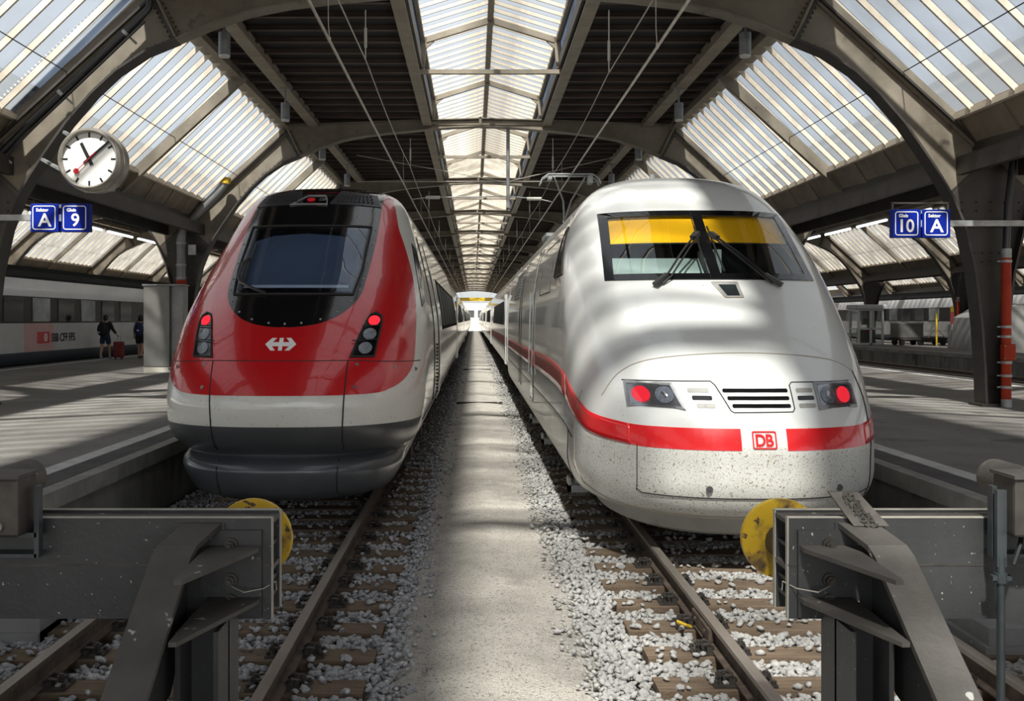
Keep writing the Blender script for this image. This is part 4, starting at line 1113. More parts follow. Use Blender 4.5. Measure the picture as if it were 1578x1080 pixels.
# red stripe: front pieces beside the emblem and the sweep along each flank
zl = lambda x: .985 + max(0, abs(x) - .95) ** 1.5 * .16
def front_stripe(x0, x1):
    k = 14; lo = [(x0 + (x1 - x0) * i / k) for i in range(k + 1)]
    return [(x, zl(x)) for x in lo] + [(x, zl(x) + .185) for x in lo[::-1]]
panel('red_stripe', fe, front_stripe(-1.07, -.165), M['ice_red'], et, .004, .08)
panel('red_stripe', fe, front_stripe(.235, 1.07), M['ice_red'], et, .004, .08)
def flank_stripe(s, name, t0, t1, f0, f1, m, off):
    """strip on the body following nose angle t, heights f0(t)..f1(t)"""
    n = 40; V = []
    for i in range(n + 1):
        t = t0 + (t1 - t0) * i / n
        for j in range(5):
            z = f0(t) + (f1(t) - f0(t)) * j / 4; p = ET.at(z, s * t); q = ET.at(z, s * (t + .002)); d = (q - p).normalized()
            nr = Vector((d.y, -d.x, 0)) * s; V.append(p + nr * off)
    F = [(i * 5 + j, i * 5 + j + 1, (i + 1) * 5 + j + 1, (i + 1) * 5 + j) for i in range(n) for j in range(4)]
    mb = MB(); mb.add(V, F); o = mb.build(name, m, et, smooth=True)
    md = o.modifiers.new('t', 'SOLIDIFY'); md.thickness = .004; md.offset = 0
    return o
# nose angle where the front pieces end
def t_of_x(x, z):
    lo, hi = 0, 1
    for _ in range(40):
        m = (lo + hi) / 2
        if ET.at(z, m).x - EX < x: lo = m
        else: hi = m
    return lo
t0 = t_of_x(1.07, 1.12)
zf0 = pchip([t0, .70, .80, .9, 1.0, 1.06, 1.14, 1.25, 1.5, 2.0], [zl(1.07), 1.035, 1.10, 1.18, 1.28, 1.33, 1.35, 1.35, 1.33, 1.33])
zf1 = pchip([t0, .70, .80, .9, 1.0, 1.06, 1.14, 1.25, 1.5, 2.0], [zl(1.07) + .185, 1.235, 1.325, 1.43, 1.545, 1.60, 1.625, 1.62, 1.60, 1.60])
for s in (-1, 1):
    flank_stripe(s, 'red_stripe', t0, 1.0, zf0, zf1, M['ice_red'], .004)
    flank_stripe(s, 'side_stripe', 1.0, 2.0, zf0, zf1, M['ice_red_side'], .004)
# boxed letters
def boxed(B, fn, x, z, w, h):
    V, F = ring_faces(rounded_rect(x - w / 2, x + w / 2, z - h / 2, z + h / 2, .016), rounded_rect(x - w / 2 + .012, x + w / 2 - .012, z - h / 2 + .012, z + h / 2 - .012, .009))
    return V, F
V, F = boxed(ET, fe, .035, 1.075, .212, .150)
ob = marks('emblem', fe, V, F, M['ice_red'], et, .008)
V, F = text_shape('DB', .135, .004, .94)
w_ = max(v[0] for v in V) - min(v[0] for v in V); x0 = min(v[0] for v in V); h_ = max(v[1] for v in V); k = .155 / w_; kz = .100 / h_
marks('emblem_letters', fe, [(.035 + (x - x0 - w_ / 2) * k, 1.025 + z * kz) for x, z in V], F, M['ice_red'], ob, .008)
# seams of the nose cover
line('nose_seam', fe, [(-1.02, .58), (-1.02, 1.0)], .004, M['seam'], et)
line('nose_seam', fe, [(-1.02, .60), (-.98, .565), (.98, .565), (1.16, .58)], .005, M['seam'], et)
line('nose_seam', fe, [(1.10, .45), (1.14, .62), (1.17, 1.0), (1.165, 1.4), (1.10, 1.64)], .006, M['seam'], et)
line('nose_seam', fe, smooth_poly([(1.10, 1.64), (.85, 1.75), (.3, 1.81), (-.3, 1.81), (-.85, 1.75), (-1.12, 1.62), (-1.27, 1.4)], 4, False), .005, M['seam_pale'], et)
def tline(name, pts, r, m, off=.002, s=-1):
    P = []
    for (ta, za), (tb, zb) in zip(pts[:-1], pts[1:]):
        for i in range(6): 
            t = ta + (tb - ta) * i / 6; z = za + (zb - za) * i / 6; P.append(ET.at(z, s * t))
    P.append(ET.at(pts[-1][1], s * pts[-1][0])); return MB().tube(P, r, 5).build(name, m, et, smooth=True)
tline('nose_seam', [(.76, 1.42), (.84, 1.2), (.87, 1.0), (.87, .7), (.80, .5), (.62, .42), (.3, .38), (0, .375)], .008, M['seam_pale'])
tline('nose_seam', [(.76, 1.42), (.84, 1.2), (.87, 1.0), (.87, .7)], .006, M['seam'], s=1)
tline('panel_seam', [(.90, .92), (.97, .97), (1.02, 1.0), (1.1, 1.02), (1.5, 1.02), (2.0, 1.02)], .008, M['seam'])
tline('panel_seam', [(.98, .40), (.985, .7), (.97, .97)], .006, M['seam'])
mb = MB()
for x in (-.44, .73):
    c = fe(x, .645, .004); mb.cyl(c + Vector((0, .012, 0)), c + Vector((0, -.008, 0)), .030, 16); mb.cyl(c + Vector((0, 0, 0)), c + Vector((0, -.012, 0)), .012, 8)
mb.build('tow_plugs', M['skirt'], et)
# flank details on the left side
panel('cab_side_window', sl, [(11.75, 2.66), (12.85, 2.66), (12.62, 3.24), (12.45, 3.27)], M['window'], et, .012, .12)
line('window_seam', sl, [(11.75, 2.66), (12.85, 2.66), (12.62, 3.24), (12.45, 3.27), (11.75, 2.66)], .012, M['seam'], et, .010, .15)
line('hatch_seam', sl, [(13.5, 2.50), (15.6, 2.50), (15.6, 3.2), (13.5, 3.2), (13.5, 2.50)], .007, M['seam'], et, .0, .3)
for yy in (16.9, 17.6, 21.2, 22.0):
    line('door_seam', sl, [(yy, .75), (yy, 1.6), (yy, 2.5), (yy, 3.3)], .010, M['seam'], et, .0, .2)
panel('side_door', sl, [(16.95, .8), (17.55, .8), (17.55, 3.1), (16.95, 3.1)], M['ice_white'], et, .012, .3)
panel('door_stripe', sl, [(16.97, 1.31), (17.53, 1.31), (17.53, 1.59), (16.97, 1.59)], M['ice_red'], et, .018, .3)
MB().tube([sl(16.8, 1.2, .03), sl(16.8, 2.6, .03)], .010, 8).build('grab_rail', M['galv'], et)
MB().tube([sl(17.72, 1.2, .03), sl(17.72, 2.6, .03)], .010, 8).build('grab_rail', M['galv'], et)
panel('intake_grille', sl, [(22.6, 2.6), (25.4, 2.6), (25.4, 3.25), (22.6, 3.25)], M['skirt'], et, .010, .3)
for j in range(9):
    panel('louvre', sl, [(22.7, 2.64 + j * .065), (25.3, 2.64 + j * .065), (25.3, 2.672 + j * .065), (22.7, 2.672 + j * .065)], M['galv'], et, .022, .5)
bogie('bogie', EX, 13.6, et); bogie('bogie', EX, 25.2, et)
MB().bx(EX - 1.15, EX + 1.15, 16.0, 22.6, .32, .8).bx(EX - 1.3, EX + 1.3, 10.3, 29, .62, .72).build('underframe', M['under'], et)
for y in (11.4, 15.8, 19.0):
    b = MB(); b.bx(EX - 1.42, EX - 1.20, y, y + .26, .16, .24).bx(EX - 1.42, EX - 1.39, y, y + .26, .16, .32).bx(EX - 1.34, EX - 1.28, y + .1, y + .16, .2, .62); b.build('rail_guard_bracket', M['galv'], et)
    MB().tube([(EX - 1.28, y + .9, .62), (EX - 1.30, y + .9, .35), (EX - 1.26, y + 1.0, .22), (EX - 1.22, y + 1.15, .32), (EX - 1.22, y + 1.2, .62)], .02, 6).build('brake_hose', M['rubber'], et)
# pantograph folded on the roof
pg = MB(); py = 24.6; pz = 5.70; px0 = EX - .12
arc = lambda x0, x1, y, z: [(x0, y, z - .24), (x0 + .05, y, z - .10), (x0 + .20, y, z), (x1 - .20, y, z), (x1 - .05, y, z - .10), (x1, y, z - .24)]
pg.tube(arc(px0 - .74, px0 + .74, py, pz), .022, 6).tube(arc(px0 - .74, px0 + .74, py + .4, pz), .022, 6)
pg.tube([(px0 - .38, py + .2, pz - .05), (px0 - .10, py + .9, 5.15), (px0, py + 1.7, 4.70)], .024, 6).tube([(px0 + .38, py + .2, pz - .05), (px0 + .10, py + .9, 5.15), (px0, py + 1.7, 4.70)], .024, 6)
pg.bx(px0 - .55, px0 - .45, py, py + .4, pz - .12, pz - .03).bx(px0 + .45, px0 + .55, py, py + .4, pz - .22, pz - .03)
pg.tube([(px0, py + 1.7, 4.70), (px0, py + .2, 4.25)], .045, 8)
for x in (-.5, .5):
    pg.cyl((px0 + x, py + .1, 3.75), (px0 + x, py + .1, 4.2), .07, 8); pg.cyl((px0 + x, py + 1.5, 3.75), (px0 + x, py + 1.5, 4.2), .07, 8)
pg.bx(px0 - .6, px0 + .6, py, py + 1.6, 4.18, 4.26)
pg.build('pantograph', M['galv'], et, smooth=True)
MB().cyl((EX - .02, 13.9, 3.90), (EX - .02, 13.9, 4.14), .045, 10).build('roof_horn', M['galv'], et)
EP = [(1.2, .45), (1.45, .7), (1.515, 1.0), (1.515, 1.305), (1.515, 1.31), (1.515, 1.59), (1.515, 1.595), (1.50, 2.2), (1.475, 2.6), (1.41, 3.0), (1.31, 3.3), (1.08, 3.67), (.66, 3.92), (0, 4.01)]
for i in range(6):
    y = 29.8 + i * 26.6
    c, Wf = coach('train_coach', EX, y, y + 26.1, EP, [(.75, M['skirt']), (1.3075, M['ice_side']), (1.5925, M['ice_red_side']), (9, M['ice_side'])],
          'white coach with dull red stripe, %s car of the white train' % ordn[i], 'coaches of the white train', (1.95, 2.75, 4.2, .12, y + 3.4, y + 22.8), -1, [M['side_glass']])
    MB().bx(EX - 1.53, EX - 1.46, y + 1.0, y + 1.9, .75, 2.9).build('side_door', M['ice_white'], c)
    MB().bx(EX - .9, EX + .9, y - .45, y, .8, 3.6).build('gangway', M['rubber'], c)

# ---- the coaches beyond the platforms
CP = [(1.25, .62), (1.38, .80), (1.41, 1.02), (1.41, 1.03), (1.41, 1.98), (1.41, 2.0), (1.40, 2.9), (1.36, 3.12), (1.355, 3.14), (1.28, 3.5), (1.1, 3.78), (.7, 3.98), (0, 4.05)]
def low_coach(cx, y0, y1, side, label, marked):
    c, Wf = coach('passenger_coach', cx, y0, y1, CP, [(1.025, M['coach_blue']), (1.99, M['coach_pale']), (2.95, M['coach_black']), (3.5, M['coach_white']), (9, M['roof_grey'])], label, None,
                  (2.06, 2.86, 1.38, .72, y0 + 3.9, y1 - 2.4), side, [M['window_pale'], M['window'], M['window'], M['window_pale'], M['window']])
    mb = MB()
    for j in range(6): mb.bx(cx + side * (1.28 - j * .19), cx + side * (1.26 - j * .19), y0, y1, 3.56 + j * .075, 3.60 + j * .075)
    tag(mb.build('roof_ribs', M['roof_grey'], c), kind='stuff')
    for yy in (y0 + 1.4, y1 - 2.3):
        MB().bx(cx + side * 1.38, cx + side * 1.425, yy, yy + .9, .95, 2.95).build('side_door', M['coach_red'] if not marked else M['coach_pale'], c)
    return c, Wf
LCX = -16.35
lc, Wf = low_coach(LCX, 23.7, 48.0, 1, 'passenger coach with black window band and a red emblem, beyond the left platform', True)
lc2, _ = low_coach(LCX, 48.4, 72.6, 1, 'next passenger coach, partly behind the grey cabinet on the left platform', False)
lc3, _ = low_coach(LCX, 73.0, 97.2, 1, 'third passenger coach on the left, mostly behind the red-nosed train', False)
sf = lambda y, z, o: Vector((LCX + 1.41 + o, y, z))
MB().bx(LCX + 1.40, LCX + 1.418, 33.3, 35.6, 1.04, 2.0).build('red_tinted_panel', pm('faded_red_panel', (.52, .30, .28), (.56, .36, .34), 1, .4), lc)
eb = MB().bx(LCX + 1.41, LCX + 1.424, 34.25, 35.25, 1.30, 1.70).build('emblem_plate', M['coach_red'], lc)
mb = MB(); 
for a in (0,):
    P = [sf(34.93 + .14 * math.cos(q), 1.5 + .14 * math.sin(q), .018) for q in [2 * math.pi * i / 20 for i in range(20)]] + [sf(34.93 + .10 * math.cos(q), 1.5 + .10 * math.sin(q), .018) for q in [2 * math.pi * i / 20 for i in range(20)]]
    mb.add(P, [(i, (i + 1) % 20, 20 + (i + 1) % 20, 20 + i) for i in range(20)])
mb.bx(LCX + 1.42, LCX + 1.43, 34.83, 35.03, 1.485, 1.515).bx(LCX + 1.42, LCX + 1.43, 34.915, 34.945, 1.40, 1.60)
mb.build('emblem_mark', M['white'], eb)
V, F = text_shape('SBB CFF FFS', .42, .006, .95, 'LEFT')
mb = MB(); n = len(V); w_ = max(v[0] for v in V); kx = 2.15 / w_
mb.add([sf(35.36 + x * kx, 1.345 + z, .014) for x, z in V], F)
o = mb.build('lettering', M['black'], lc)
md = o.modifiers.new('t', 'SOLIDIFY'); md.thickness = .006
RCX = 31.6
for i, lab in enumerate(('pale coach with red doors, first beyond the far right platform', 'pale coach with yellow door marks behind the glass kiosk on the far platform', 'pale coach at the back of the row beyond the far right platform')):
    y0 = 38 + i * 24.6 - 1.5
    c, _ = low_coach(RCX, y0, y0 + 24.2, -1, lab, False)
    for yy in (y0 + 1.25, y0 + 22.75): MB().bx(RCX - 1.43, RCX - 1.38, yy, yy + 1.0, 2.6, 2.95).build('door_mark', M['door_yellow'], c)
# ---------------------------------------------------------------- buffer stops
def buffer_stop(cx, out, label, stub, pole):
    """out=-1: open end of the beam points to +x side of the left track ... strut on the inner end; mirrored with s"""
    s = out                                   # direction (in x) from the track centre to the end by the path
    Y1, Y2 = 4.30, 4.48; zt, zb = 1.28, .848
    r = empty('buffer_stop', (cx, Y1, -.3), label, 'buffer stop', 'buffer stops at the track ends')
    xe = cx + s * 1.125
    xo = cx - s * 1.125
    MB().bx(xo, xe, Y1 - .012, Y1 + .012, zb, zt).build('beam_flange', M['buffer'], r)
    MB().bx(xo, xe, Y2 - .012, Y2 + .012, zb, zt).build('beam_flange', M['buffer'], r)
    MB().bx(xo, xe, Y1, Y2, zt - .03, zt - .012).bx(xo, xe, Y1, Y2, 1.05, 1.07).build('beam_web', M['buffer_top'], r)
    e = MB()
    for y in (Y1, Y2):
        e.bx(xo, xe, y - .014, y + .014, zt - .001, zt + .003); e.bx(xe - .002, xe + .003, y - .014, y + .014, zb, zt)
    e.build('beam_edge', M['edge'], r)
    m = MB()
    for z in (zt - .13, 1.0, .93): m.bx(xe - s * .012, xe - s * .28, Y1, Y2, z - .008, z + .008)
    m.build('stiffener', M['buffer'], r)
    MB().bx(xo, xe, Y1 - .014, Y1 - .010, 1.074, 1.082).build('weld_seam', M['bolt'], r)
    # end plate on the near flange with bolts
    p = MB().bx(xe - s * .04, xe - s * .30, Y1 - .03, Y1 - .012, zb + .01, zt - .05).build('end_plate', M['buffer'], r)
    for x, z in ((.17, 1.17), (.17, 1.02), (.17, .93)):
        b = MB(); c = (xe - s * x, Y1 - .03, z); b.cyl(c, (c[0], c[1] - .014, c[2]), .030, 16).cyl((c[0], c[1] - .014, c[2]), (c[0], c[1] - .034, c[2]), .021, 6).cyl((c[0], c[1] - .03, c[2]), (c[0], c[1] - .05, c[2]), .011, 8)
        b.build('bolt', M['bolt'], r)
    # buffer discs towards the train
    for q in ((-.92, .89) if s > 0 else (-.94, .92)):
        d = MB(); d.cyl((cx + q, Y2, 1.03), (cx + q, 4.98, 1.03), .085, 16); d.build('buffer_sleeve', M['bolt'], r, smooth=True)
        d = MB(); d.cyl((cx + q, 4.97, 1.04), (cx + q, 5.01, 1.04), .197, 40).cyl((cx + q, 5.01, 1.04), (cx + q, 5.03, 1.04), .197, 40, .165); d.build('buffer_disc', M['yellow'], r, smooth=35)
    for q in (1, -1):
        # q=1: end beside the path, q=-1: the end by the platform
        s = out * q; a = cx + s * 1.125
        ix = lambda d: a - s * d              # distance in from the open end
        # upright H post behind the strut
        po = MB(); x0, x1 = ix(.14), ix(.31)
        po.bx(x0, x0 + (-s) * .02, Y1 - .36, Y1 - .02, -.3, .90).bx(x1, x1 + s * .02, Y1 - .36, Y1 - .02, -.3, .90).bx(x0, x1, Y1 - .20, Y1 - .18, -.3, .90)
        po.build('post', M['buffer'], r)
        bk = MB().bx(ix(.20), ix(.42), Y1 - .02, Y1 - .005, .5, 1.26).build('back_plate', M['buffer'], r)
        # bent strut plate: short flat top, then steep down towards the lens
        xs0, xs1 = ix(.213), ix(.375)
        V = []
        prof = [(Y1 + .0, zt - .018), (Y1 - .03, zt - .020), (Y1 - .20, 1.205), (Y1 - .24, 1.17), (Y1 - .80, .745), (2.35, -.12)]
        shx = [.0, .0, .055, .068, .085, .11]
        for (y, z), q2 in zip(prof, shx):
            for x in (xs0, xs1):
                V += [(x - s * q2, y, z), (x - s * q2, y + .012, z - .022)]
        F = []
        for i in range(len(prof) - 1):
            o = i * 4; n = o + 4
            F += [(o, o + 2, n + 2, n), (o + 1, n + 1, n + 3, o + 3), (o, n, n + 1, o + 1), (o + 2, o + 3, n + 3, n + 2)]
        F += [(0, 1, 3, 2), (len(V) - 4, len(V) - 2, len(V) - 1, len(V) - 3)]
        MB().add(V, F).build('strut_plate', M['buffer_top'], r)
        # web fin under the strut, in the fore-aft plane
        fx = (xs0 + xs1) / 2 - s * .075
        MB().prism([(Y1 - .02, 1.24), (Y1 - .20, 1.19), (Y1 - .26, 1.13), (2.40, -.14), (2.58, -.3), (Y1 - .55, .55), (Y1 - .25, .62), (Y1 - .02, .85)], 'yz', fx - .010, fx + .010).build('strut_web', M['buffer'], r)
        # two gusset shelves
        for z, yt, tip in ((1.157, 3.70, .215), (.937, 3.67, .225)):
            g = MB(); g.prism([(ix(.045), Y1 - .03), (ix(.045), Y1 - .085), (ix(tip) , yt), (ix(tip + .03), yt), (ix(.27), Y1 - .03)], 'xy', z - .009, z + .009); g.build('gusset_shelf', M['buffer_top'], r)
        # tie wire
        if q > 0: MB().tube([(ix(.17), Y1 - .05, 1.0), (ix(.10), Y1 - .10, .985), (ix(.03), Y1 - .04, .985), (ix(-.012), Y1 + .02, 1.0), (ix(-.012), Y1 + .03, .96)], .0028, 5).build('tie_wire', M['edge'], r)
        if stub and q > 0:
            c0 = Vector((ix(.34), Y1 - .06, 1.255)); c1 = Vector((ix(.25), Y1 + .02, 1.385))
            w = Vector((.075, 0, 0))
            sb = MB(); P = [c0 - w, c0 + w, c1 + w * .85, c1 - w * .85]; n = Vector((0, .02, 0))
            sb.add(P + [p + n for p in P], [(0, 1, 2, 3), (7, 6, 5, 4), (0, 4, 5, 1), (1, 5, 6, 2), (2, 6, 7, 3), (3, 7, 4, 0)]); st = sb.build('bent_plate', M['bolt'], r)
            mb = MB(); rr = random.Random(5)
            for _ in range(60):
                t = rr.random(); c = c0.lerp(c1, t) + w * rr.uniform(-.35, .35) + Vector((0, -.006, 0)); mb.box(c, (.022, .006, .008), rr.uniform(-1, 1), 0, rr.uniform(-1.5, 1.5))
            tag(mb.build('grease_shavings', M['buffer_top'], st), kind='stuff')
    # concrete block carrying the stop, behind the lens edge
    MB().bx(cx - 1.05, cx - .3, Y1 - .25, Y1 + .3, -.3, -.19).bx(cx + .3, cx + 1.05, Y1 - .25, Y1 + .3, -.3, -.19).build('footing', M['concrete'], r)
    if pole:
        pass
    return r
buffer_stop(TL - .02, 1, 'dark grey steel buffer stop with yellow discs at the end of the left track', False, False)
buffer_stop(TR + .02, -1, 'dark grey steel buffer stop with a bent plate on top, right track', True, True)

def stop_lamp(cx, s, label):
    """closed signal lamp with round hood on a bracket above the beam"""
    x = cx; y = 4.26; r = empty('stop_lamp', (x, y, 1.28), label, 'signal lamp')
    xa, xb = sorted((x - s * .12, x + s * .185)); MB().bx(xa, xb, y - .16, y + .02, 1.235, 1.475).build('lamp_box', M['bolt'], r, bevel=.012)
    MB().bx(xa - .005, xb + .005, y - .17, y + .03, 1.475, 1.49).build('lamp_lid', M['buffer_top'], r)
    MB().cyl((x - s * .0, y + .0, 1.405), (x, y + .36, 1.405), .082, 24).build('lamp_hood', M['buffer_top'], r, smooth=True)
    MB().cyl((x + s * .10, y - .16, 1.28), (x + s * .10, y - .175, 1.28), .022, 12).build('lamp_lock', M['edge'], r)
    b = MB(); bxx = x + s * .215
    b.bx(bxx - .010, bxx + .010, y - .06, y - .02, 1.13, 1.43).bx(min(x - s * .25, bxx), max(x - s * .25, bxx), y - .06, y + .03, 1.13, 1.145).bx(min(x - s * .25, bxx), max(x - s * .25, bxx), y - .06, y + .0, 1.215, 1.235)
    b.build('lamp_bracket', M['pole_paint'], r)
    return r
stop_lamp(-2.05, 1, 'hooded grey signal lamp on the left buffer stop, cut by the frame')
sl2 = stop_lamp(2.40, -1, 'hooded dark signal lamp on the right buffer stop beside a pole')
MB().tube([(2.30, 4.20, 1.24), (2.26, 4.14, 1.20), (2.22, 4.12, 1.12)], .010, 6).build('lamp_cable', M['rubber'], sl2)
pl = empty('post_pole', (2.195, 4.17, -.3), 'thin galvanised pole with a clamp standing before the right buffer beam', 'pole')
MB().cyl((2.195, 4.17, -.3), (2.195, 4.17, 1.14), .017, 12).build('pole', M['pole_paint'], pl, smooth=True)
MB().cyl((2.195, 4.17, 1.035), (2.195, 4.17, 1.075), .026, 12).bx(2.155, 2.235, 4.155, 4.185, 1.045, 1.065).build('clamp', M['pole_paint'], pl)
MB().bx(2.175, 2.215, 4.16, 4.185, 1.10, 1.42).build('angle_bracket', M['pole_paint'], pl)

# ---------------------------------------------------------------- platform furniture
F1 = fy(1); F2 = fy(2)
def sign(name, x, y, z, w, head, body, parent, tw):
    s_ = MB().bx(x - w / 2, x + w / 2, y, y + .16, z - w / 2, z + w / 2).build(name, M['blue'], parent, bevel=.008)
    h = w / 2; V, F = ring_faces(rounded_rect(x - h * .86, x + h * .80, z - h * .86, z + h * .86, .05), rounded_rect(x - h * .79, x + h * .73, z - h * .79, z + h * .79, .03))
    mb = MB(); mb.add([(a, y - .004, b) for a, b in V] + [(a, y + .004, b) for a, b in V], F); mb.build('border', M['white'], s_)
    V, F = text_shape(body, 1, .018); x0 = min(v[0] for v in V); x1 = max(v[0] for v in V); z0 = min(v[1] for v in V); z1 = max(v[1] for v in V)
    hh = .245 * w / .52; kk = hh / (z1 - z0); kx = kk * tw
    mb = MB(); mb.add([(x + .005 + (a - (x0 + x1) / 2) * kx, y - .004, z - .165 * w / .52 + (b - z0) * kk) for a, b in V], F); mb.build('big_character', M['white'], s_)
    V, F = text_shape(head, .085 * w / .52, .003, 1.0, 'LEFT')
    mb = MB(); mb.add([(x - .155 * w / .52 + a, y - .004, z + .115 * w / .52 + b) for a, b in V], F); mb.build('small_lettering', M['white'], s_)
    return s_
def sign_pair(x0, x1, z, items, label, xarm, s):
    r = empty('platform_sign', ((x0 + x1) / 2, F1 - .3, z), label, 'sign')
    y = F1 - .42; w = .485
    for (x, head, body, tw) in ((x0, *items[0]), (x1, *items[1])): sign('sign_box', x, y, z, w, head, body, r, tw)
    MB().bx((x0 + x1) / 2 - .02, (x0 + x1) / 2 + .02, y + .02, y + .14, z - .06, z + .06).bx((x0 + x1) / 2 - .02, (x0 + x1) / 2 + .02, y + .02, y + .14, z + .17, z + .23).build('sign_spacer', M['galv'], r)
    e = x1 if s > 0 else x0
    MB().bx(e + s * .2, xarm, y + .02, y + .14, z - .045, z + .055).build('sign_arm', M['galv'], r)
    return r
sign_pair(-7.43, -6.90, 3.89, (('Sektor', 'A', 1.05), ('Gleis', '9', 1.0)), 'blue sector A and platform 9 sign pair left below the clock', -9.6, -1)
rs = sign_pair(7.50, 8.01, 3.79, (('Gleis', '10', .95), ('Sektor', 'A', 1.05)), 'blue platform 10 and sector A sign pair on the right column arm', 9.9, 1)
MB().bar((7.26, F1 - .34, 4.15), (8.26, F1 - .34, 4.15), .03, .03).bar((7.28, F1 - .34, 4.02), (7.28, F1 - .34, 4.15), .03, .03).bar((8.24, F1 - .34, 4.02), (8.24, F1 - .34, 4.15), .03, .03).build('hanger_frame', M['steel_dark'], rs)

# station clock
ck = Vector((-6.41, 16.9, 4.80)); R0 = .525
cl = empty('station_clock', ck, 'round white station clock with black hands and a red seconds hand', 'clock')
m = MB(); m.cyl(ck + Vector((0, -.22, 0)), ck + Vector((0, .22, 0)), R0, 56, cap=False)
m.cyl(ck + Vector((0, -.22, 0)), ck + Vector((0, -.29, 0)), R0, 56, R0 * .93, cap=False).cyl(ck + Vector((0, -.29, 0)), ck + Vector((0, -.20, 0)), R0 * .90, 56, R0 * .84, cap=False)
m.cyl(ck + Vector((0, -.29, 0)), ck + Vector((0, -.291, 0)), R0 * .93, 56, R0 * .90, cap=False)
m.cyl(ck + Vector((0, .22, 0)), ck + Vector((0, .28, 0)), R0, 56, R0 * .93)
m.cyl(ck + Vector((0, -.06, 0)), ck + Vector((0, .02, 0)), R0 * 1.04, 56)
m.build('case', M['clock_case'], cl, smooth=True)
MB().cyl(ck + Vector((0, -.205, 0)), ck + Vector((0, -.15, 0)), R0 * .86, 56).build('dial', M['dial'], cl)
def hand(name, ang, r0, r1, w0, w1, m, y, extra=None):
    a = math.radians(ang); d = Vector((math.sin(a), 0, math.cos(a))); q = Vector((math.cos(a), 0, -math.sin(a)))
    mb = MB(); c = ck + Vector((0, y, 0)); P = [c + d * r0 - q * w0 / 2, c + d * r0 + q * w0 / 2, c + d * r1 + q * w1 / 2, c + d * r1 - q * w1 / 2]; n = Vector((0, .006, 0))
    mb.add(P + [p + n for p in P], [(0, 1, 2, 3), (7, 6, 5, 4), (0, 4, 5, 1), (1, 5, 6, 2), (2, 6, 7, 3), (3, 7, 4, 0)])
    if extra: mb.cyl(c + d * r1, c + d * r1 + n, extra, 20)
    return mb.build(name, m, cl)
mb = MB()
for i in range(60):
    a = 6 * i; big = i % 5 == 0
    r = math.radians(a); d = Vector((math.sin(r), 0, math.cos(r))); q = Vector((math.cos(r), 0, -math.sin(r))); c = ck + Vector((0, -.207, 0))
    L0, w = (.36, .035) if big else (.435, .012)
    P = [c + d * L0 - q * w / 2, c + d * L0 + q * w / 2, c + d * .475 + q * w / 2, c + d * .475 - q * w / 2]; mb.add(P + [p + Vector((0, .006, 0)) for p in P], [(0, 1, 2, 3), (7, 6, 5, 4), (0, 4, 5, 1), (1, 5, 6, 2), (2, 6, 7, 3), (3, 7, 4, 0)])
mb.build('minute_marks', M['black'], cl)
hand('hour_hand', 334, -.11, .30, .062, .052, M['black'], -.222); hand('minute_hand', 49, -.11, .44, .050, .036, M['black'], -.230)
hand('seconds_hand', 226, -.15, .29, .014, .010, M['red_hand'], -.240, .047)
b = MB().bar((-7.2, 17.6, 5.42), (-6.7, 17.0, 5.16), .05, .05).bar((-7.6, 17.6, 4.95), (-6.88, 17.0, 4.60), .05, .05).bar((-6.2, 17.3, 4.36), (-6.6, 17.0, 4.30), .04, .04)
b.build('bracket', M['galv'], cl)

# conduit bundle up the left front rib
cp = empty('conduit_run', (CX - 7.2, F1 - .3, 6.4), 'black conduit with bright clips along the left front rib', 'pipe')
P = [(CX - s_ * 1.02, F1 - .30, z) for s_, z in ((8.55, 4.45), (8.35, 4.95), (7.9, 5.42), (7.2, 6.10), (6.5, 6.78), (6.0, 7.27), (5.75, 7.55), (5.7, 7.9))]
MB().tube(P, .060, 12).build('conduit', M['pipe_black'], cp, smooth=True)
MB().tube([(x + .19, y, z + .06) for x, y, z in P[1:6]], .028, 8).build('conduit', M['pipe_black'], cp, smooth=True)
for t in ((8.3, 5.02), (7.25, 6.07), (6.15, 7.12)):
    a = Vector((CX - t[0] * 1.02, F1 - .30, t[1])); d = Vector((.7, 0, .7)); MB().cyl(a - d * .03, a + d * .03, .070, 14).bar(a + Vector((.05, .03, -.05)), a + Vector((.15, .14, -.15)), .03, .03).build('clip', M['galv'], cp, smooth=True)
MB().bar((CX - 8.35, F1 - .24, 5.98), (CX - 6.1, F1 - .24, 8.06), .22, .04).build('cable_tray', M['steel_dark'], cp)
tb = MB()
for i in range(38):
    t = i / 37; tb.box((CX - 8.42 + 2.25 * t, F1 - .28, 5.98 + 2.08 * t), (.02, .12, .05), 0, 0, -math.pi / 4)
tag(tb.build('tray_rungs', M['bar'], cp), kind='stuff')

# rain pipes
rp = empty('rain_pipe', (-8.72, 29.85, ZP), 'grey rain pipe with a yellow collar and red foot beside the left column', 'pipe')
y = 29.85
MB().tube([(-7.42, y, 6.28), (-7.46, y, 6.15), (-7.66, y, 5.88), (-8.28, y, 5.25), (-8.60, y, 4.95), (-8.70, y, 4.73), (-8.72, y, 4.43), (-8.72, y, 3.3)], .135, 14).build('pipe', M['pipe_grey'], rp, smooth=True)
MB().cyl((-7.43, y, 6.18), (-7.40, y, 6.36), .17, 14).build('yellow_collar', M['yellow'], rp, smooth=True)
MB().cyl((-8.72, y, ZP), (-8.72, y, 3.30), .15, 14).build('red_foot', M['pipe_red'], rp, smooth=True)
for z in (4.4, 3.75, 3.36): MB().cyl((-8.72, y, z - .03), (-8.72, y, z + .03), .155, 14).build('pipe_clamp', M['galv'], rp, smooth=True)
MB().bx(-8.50, -8.28, y - .05, y + .05, 4.05, 4.35).build('switch_box', M['galv'], rp)
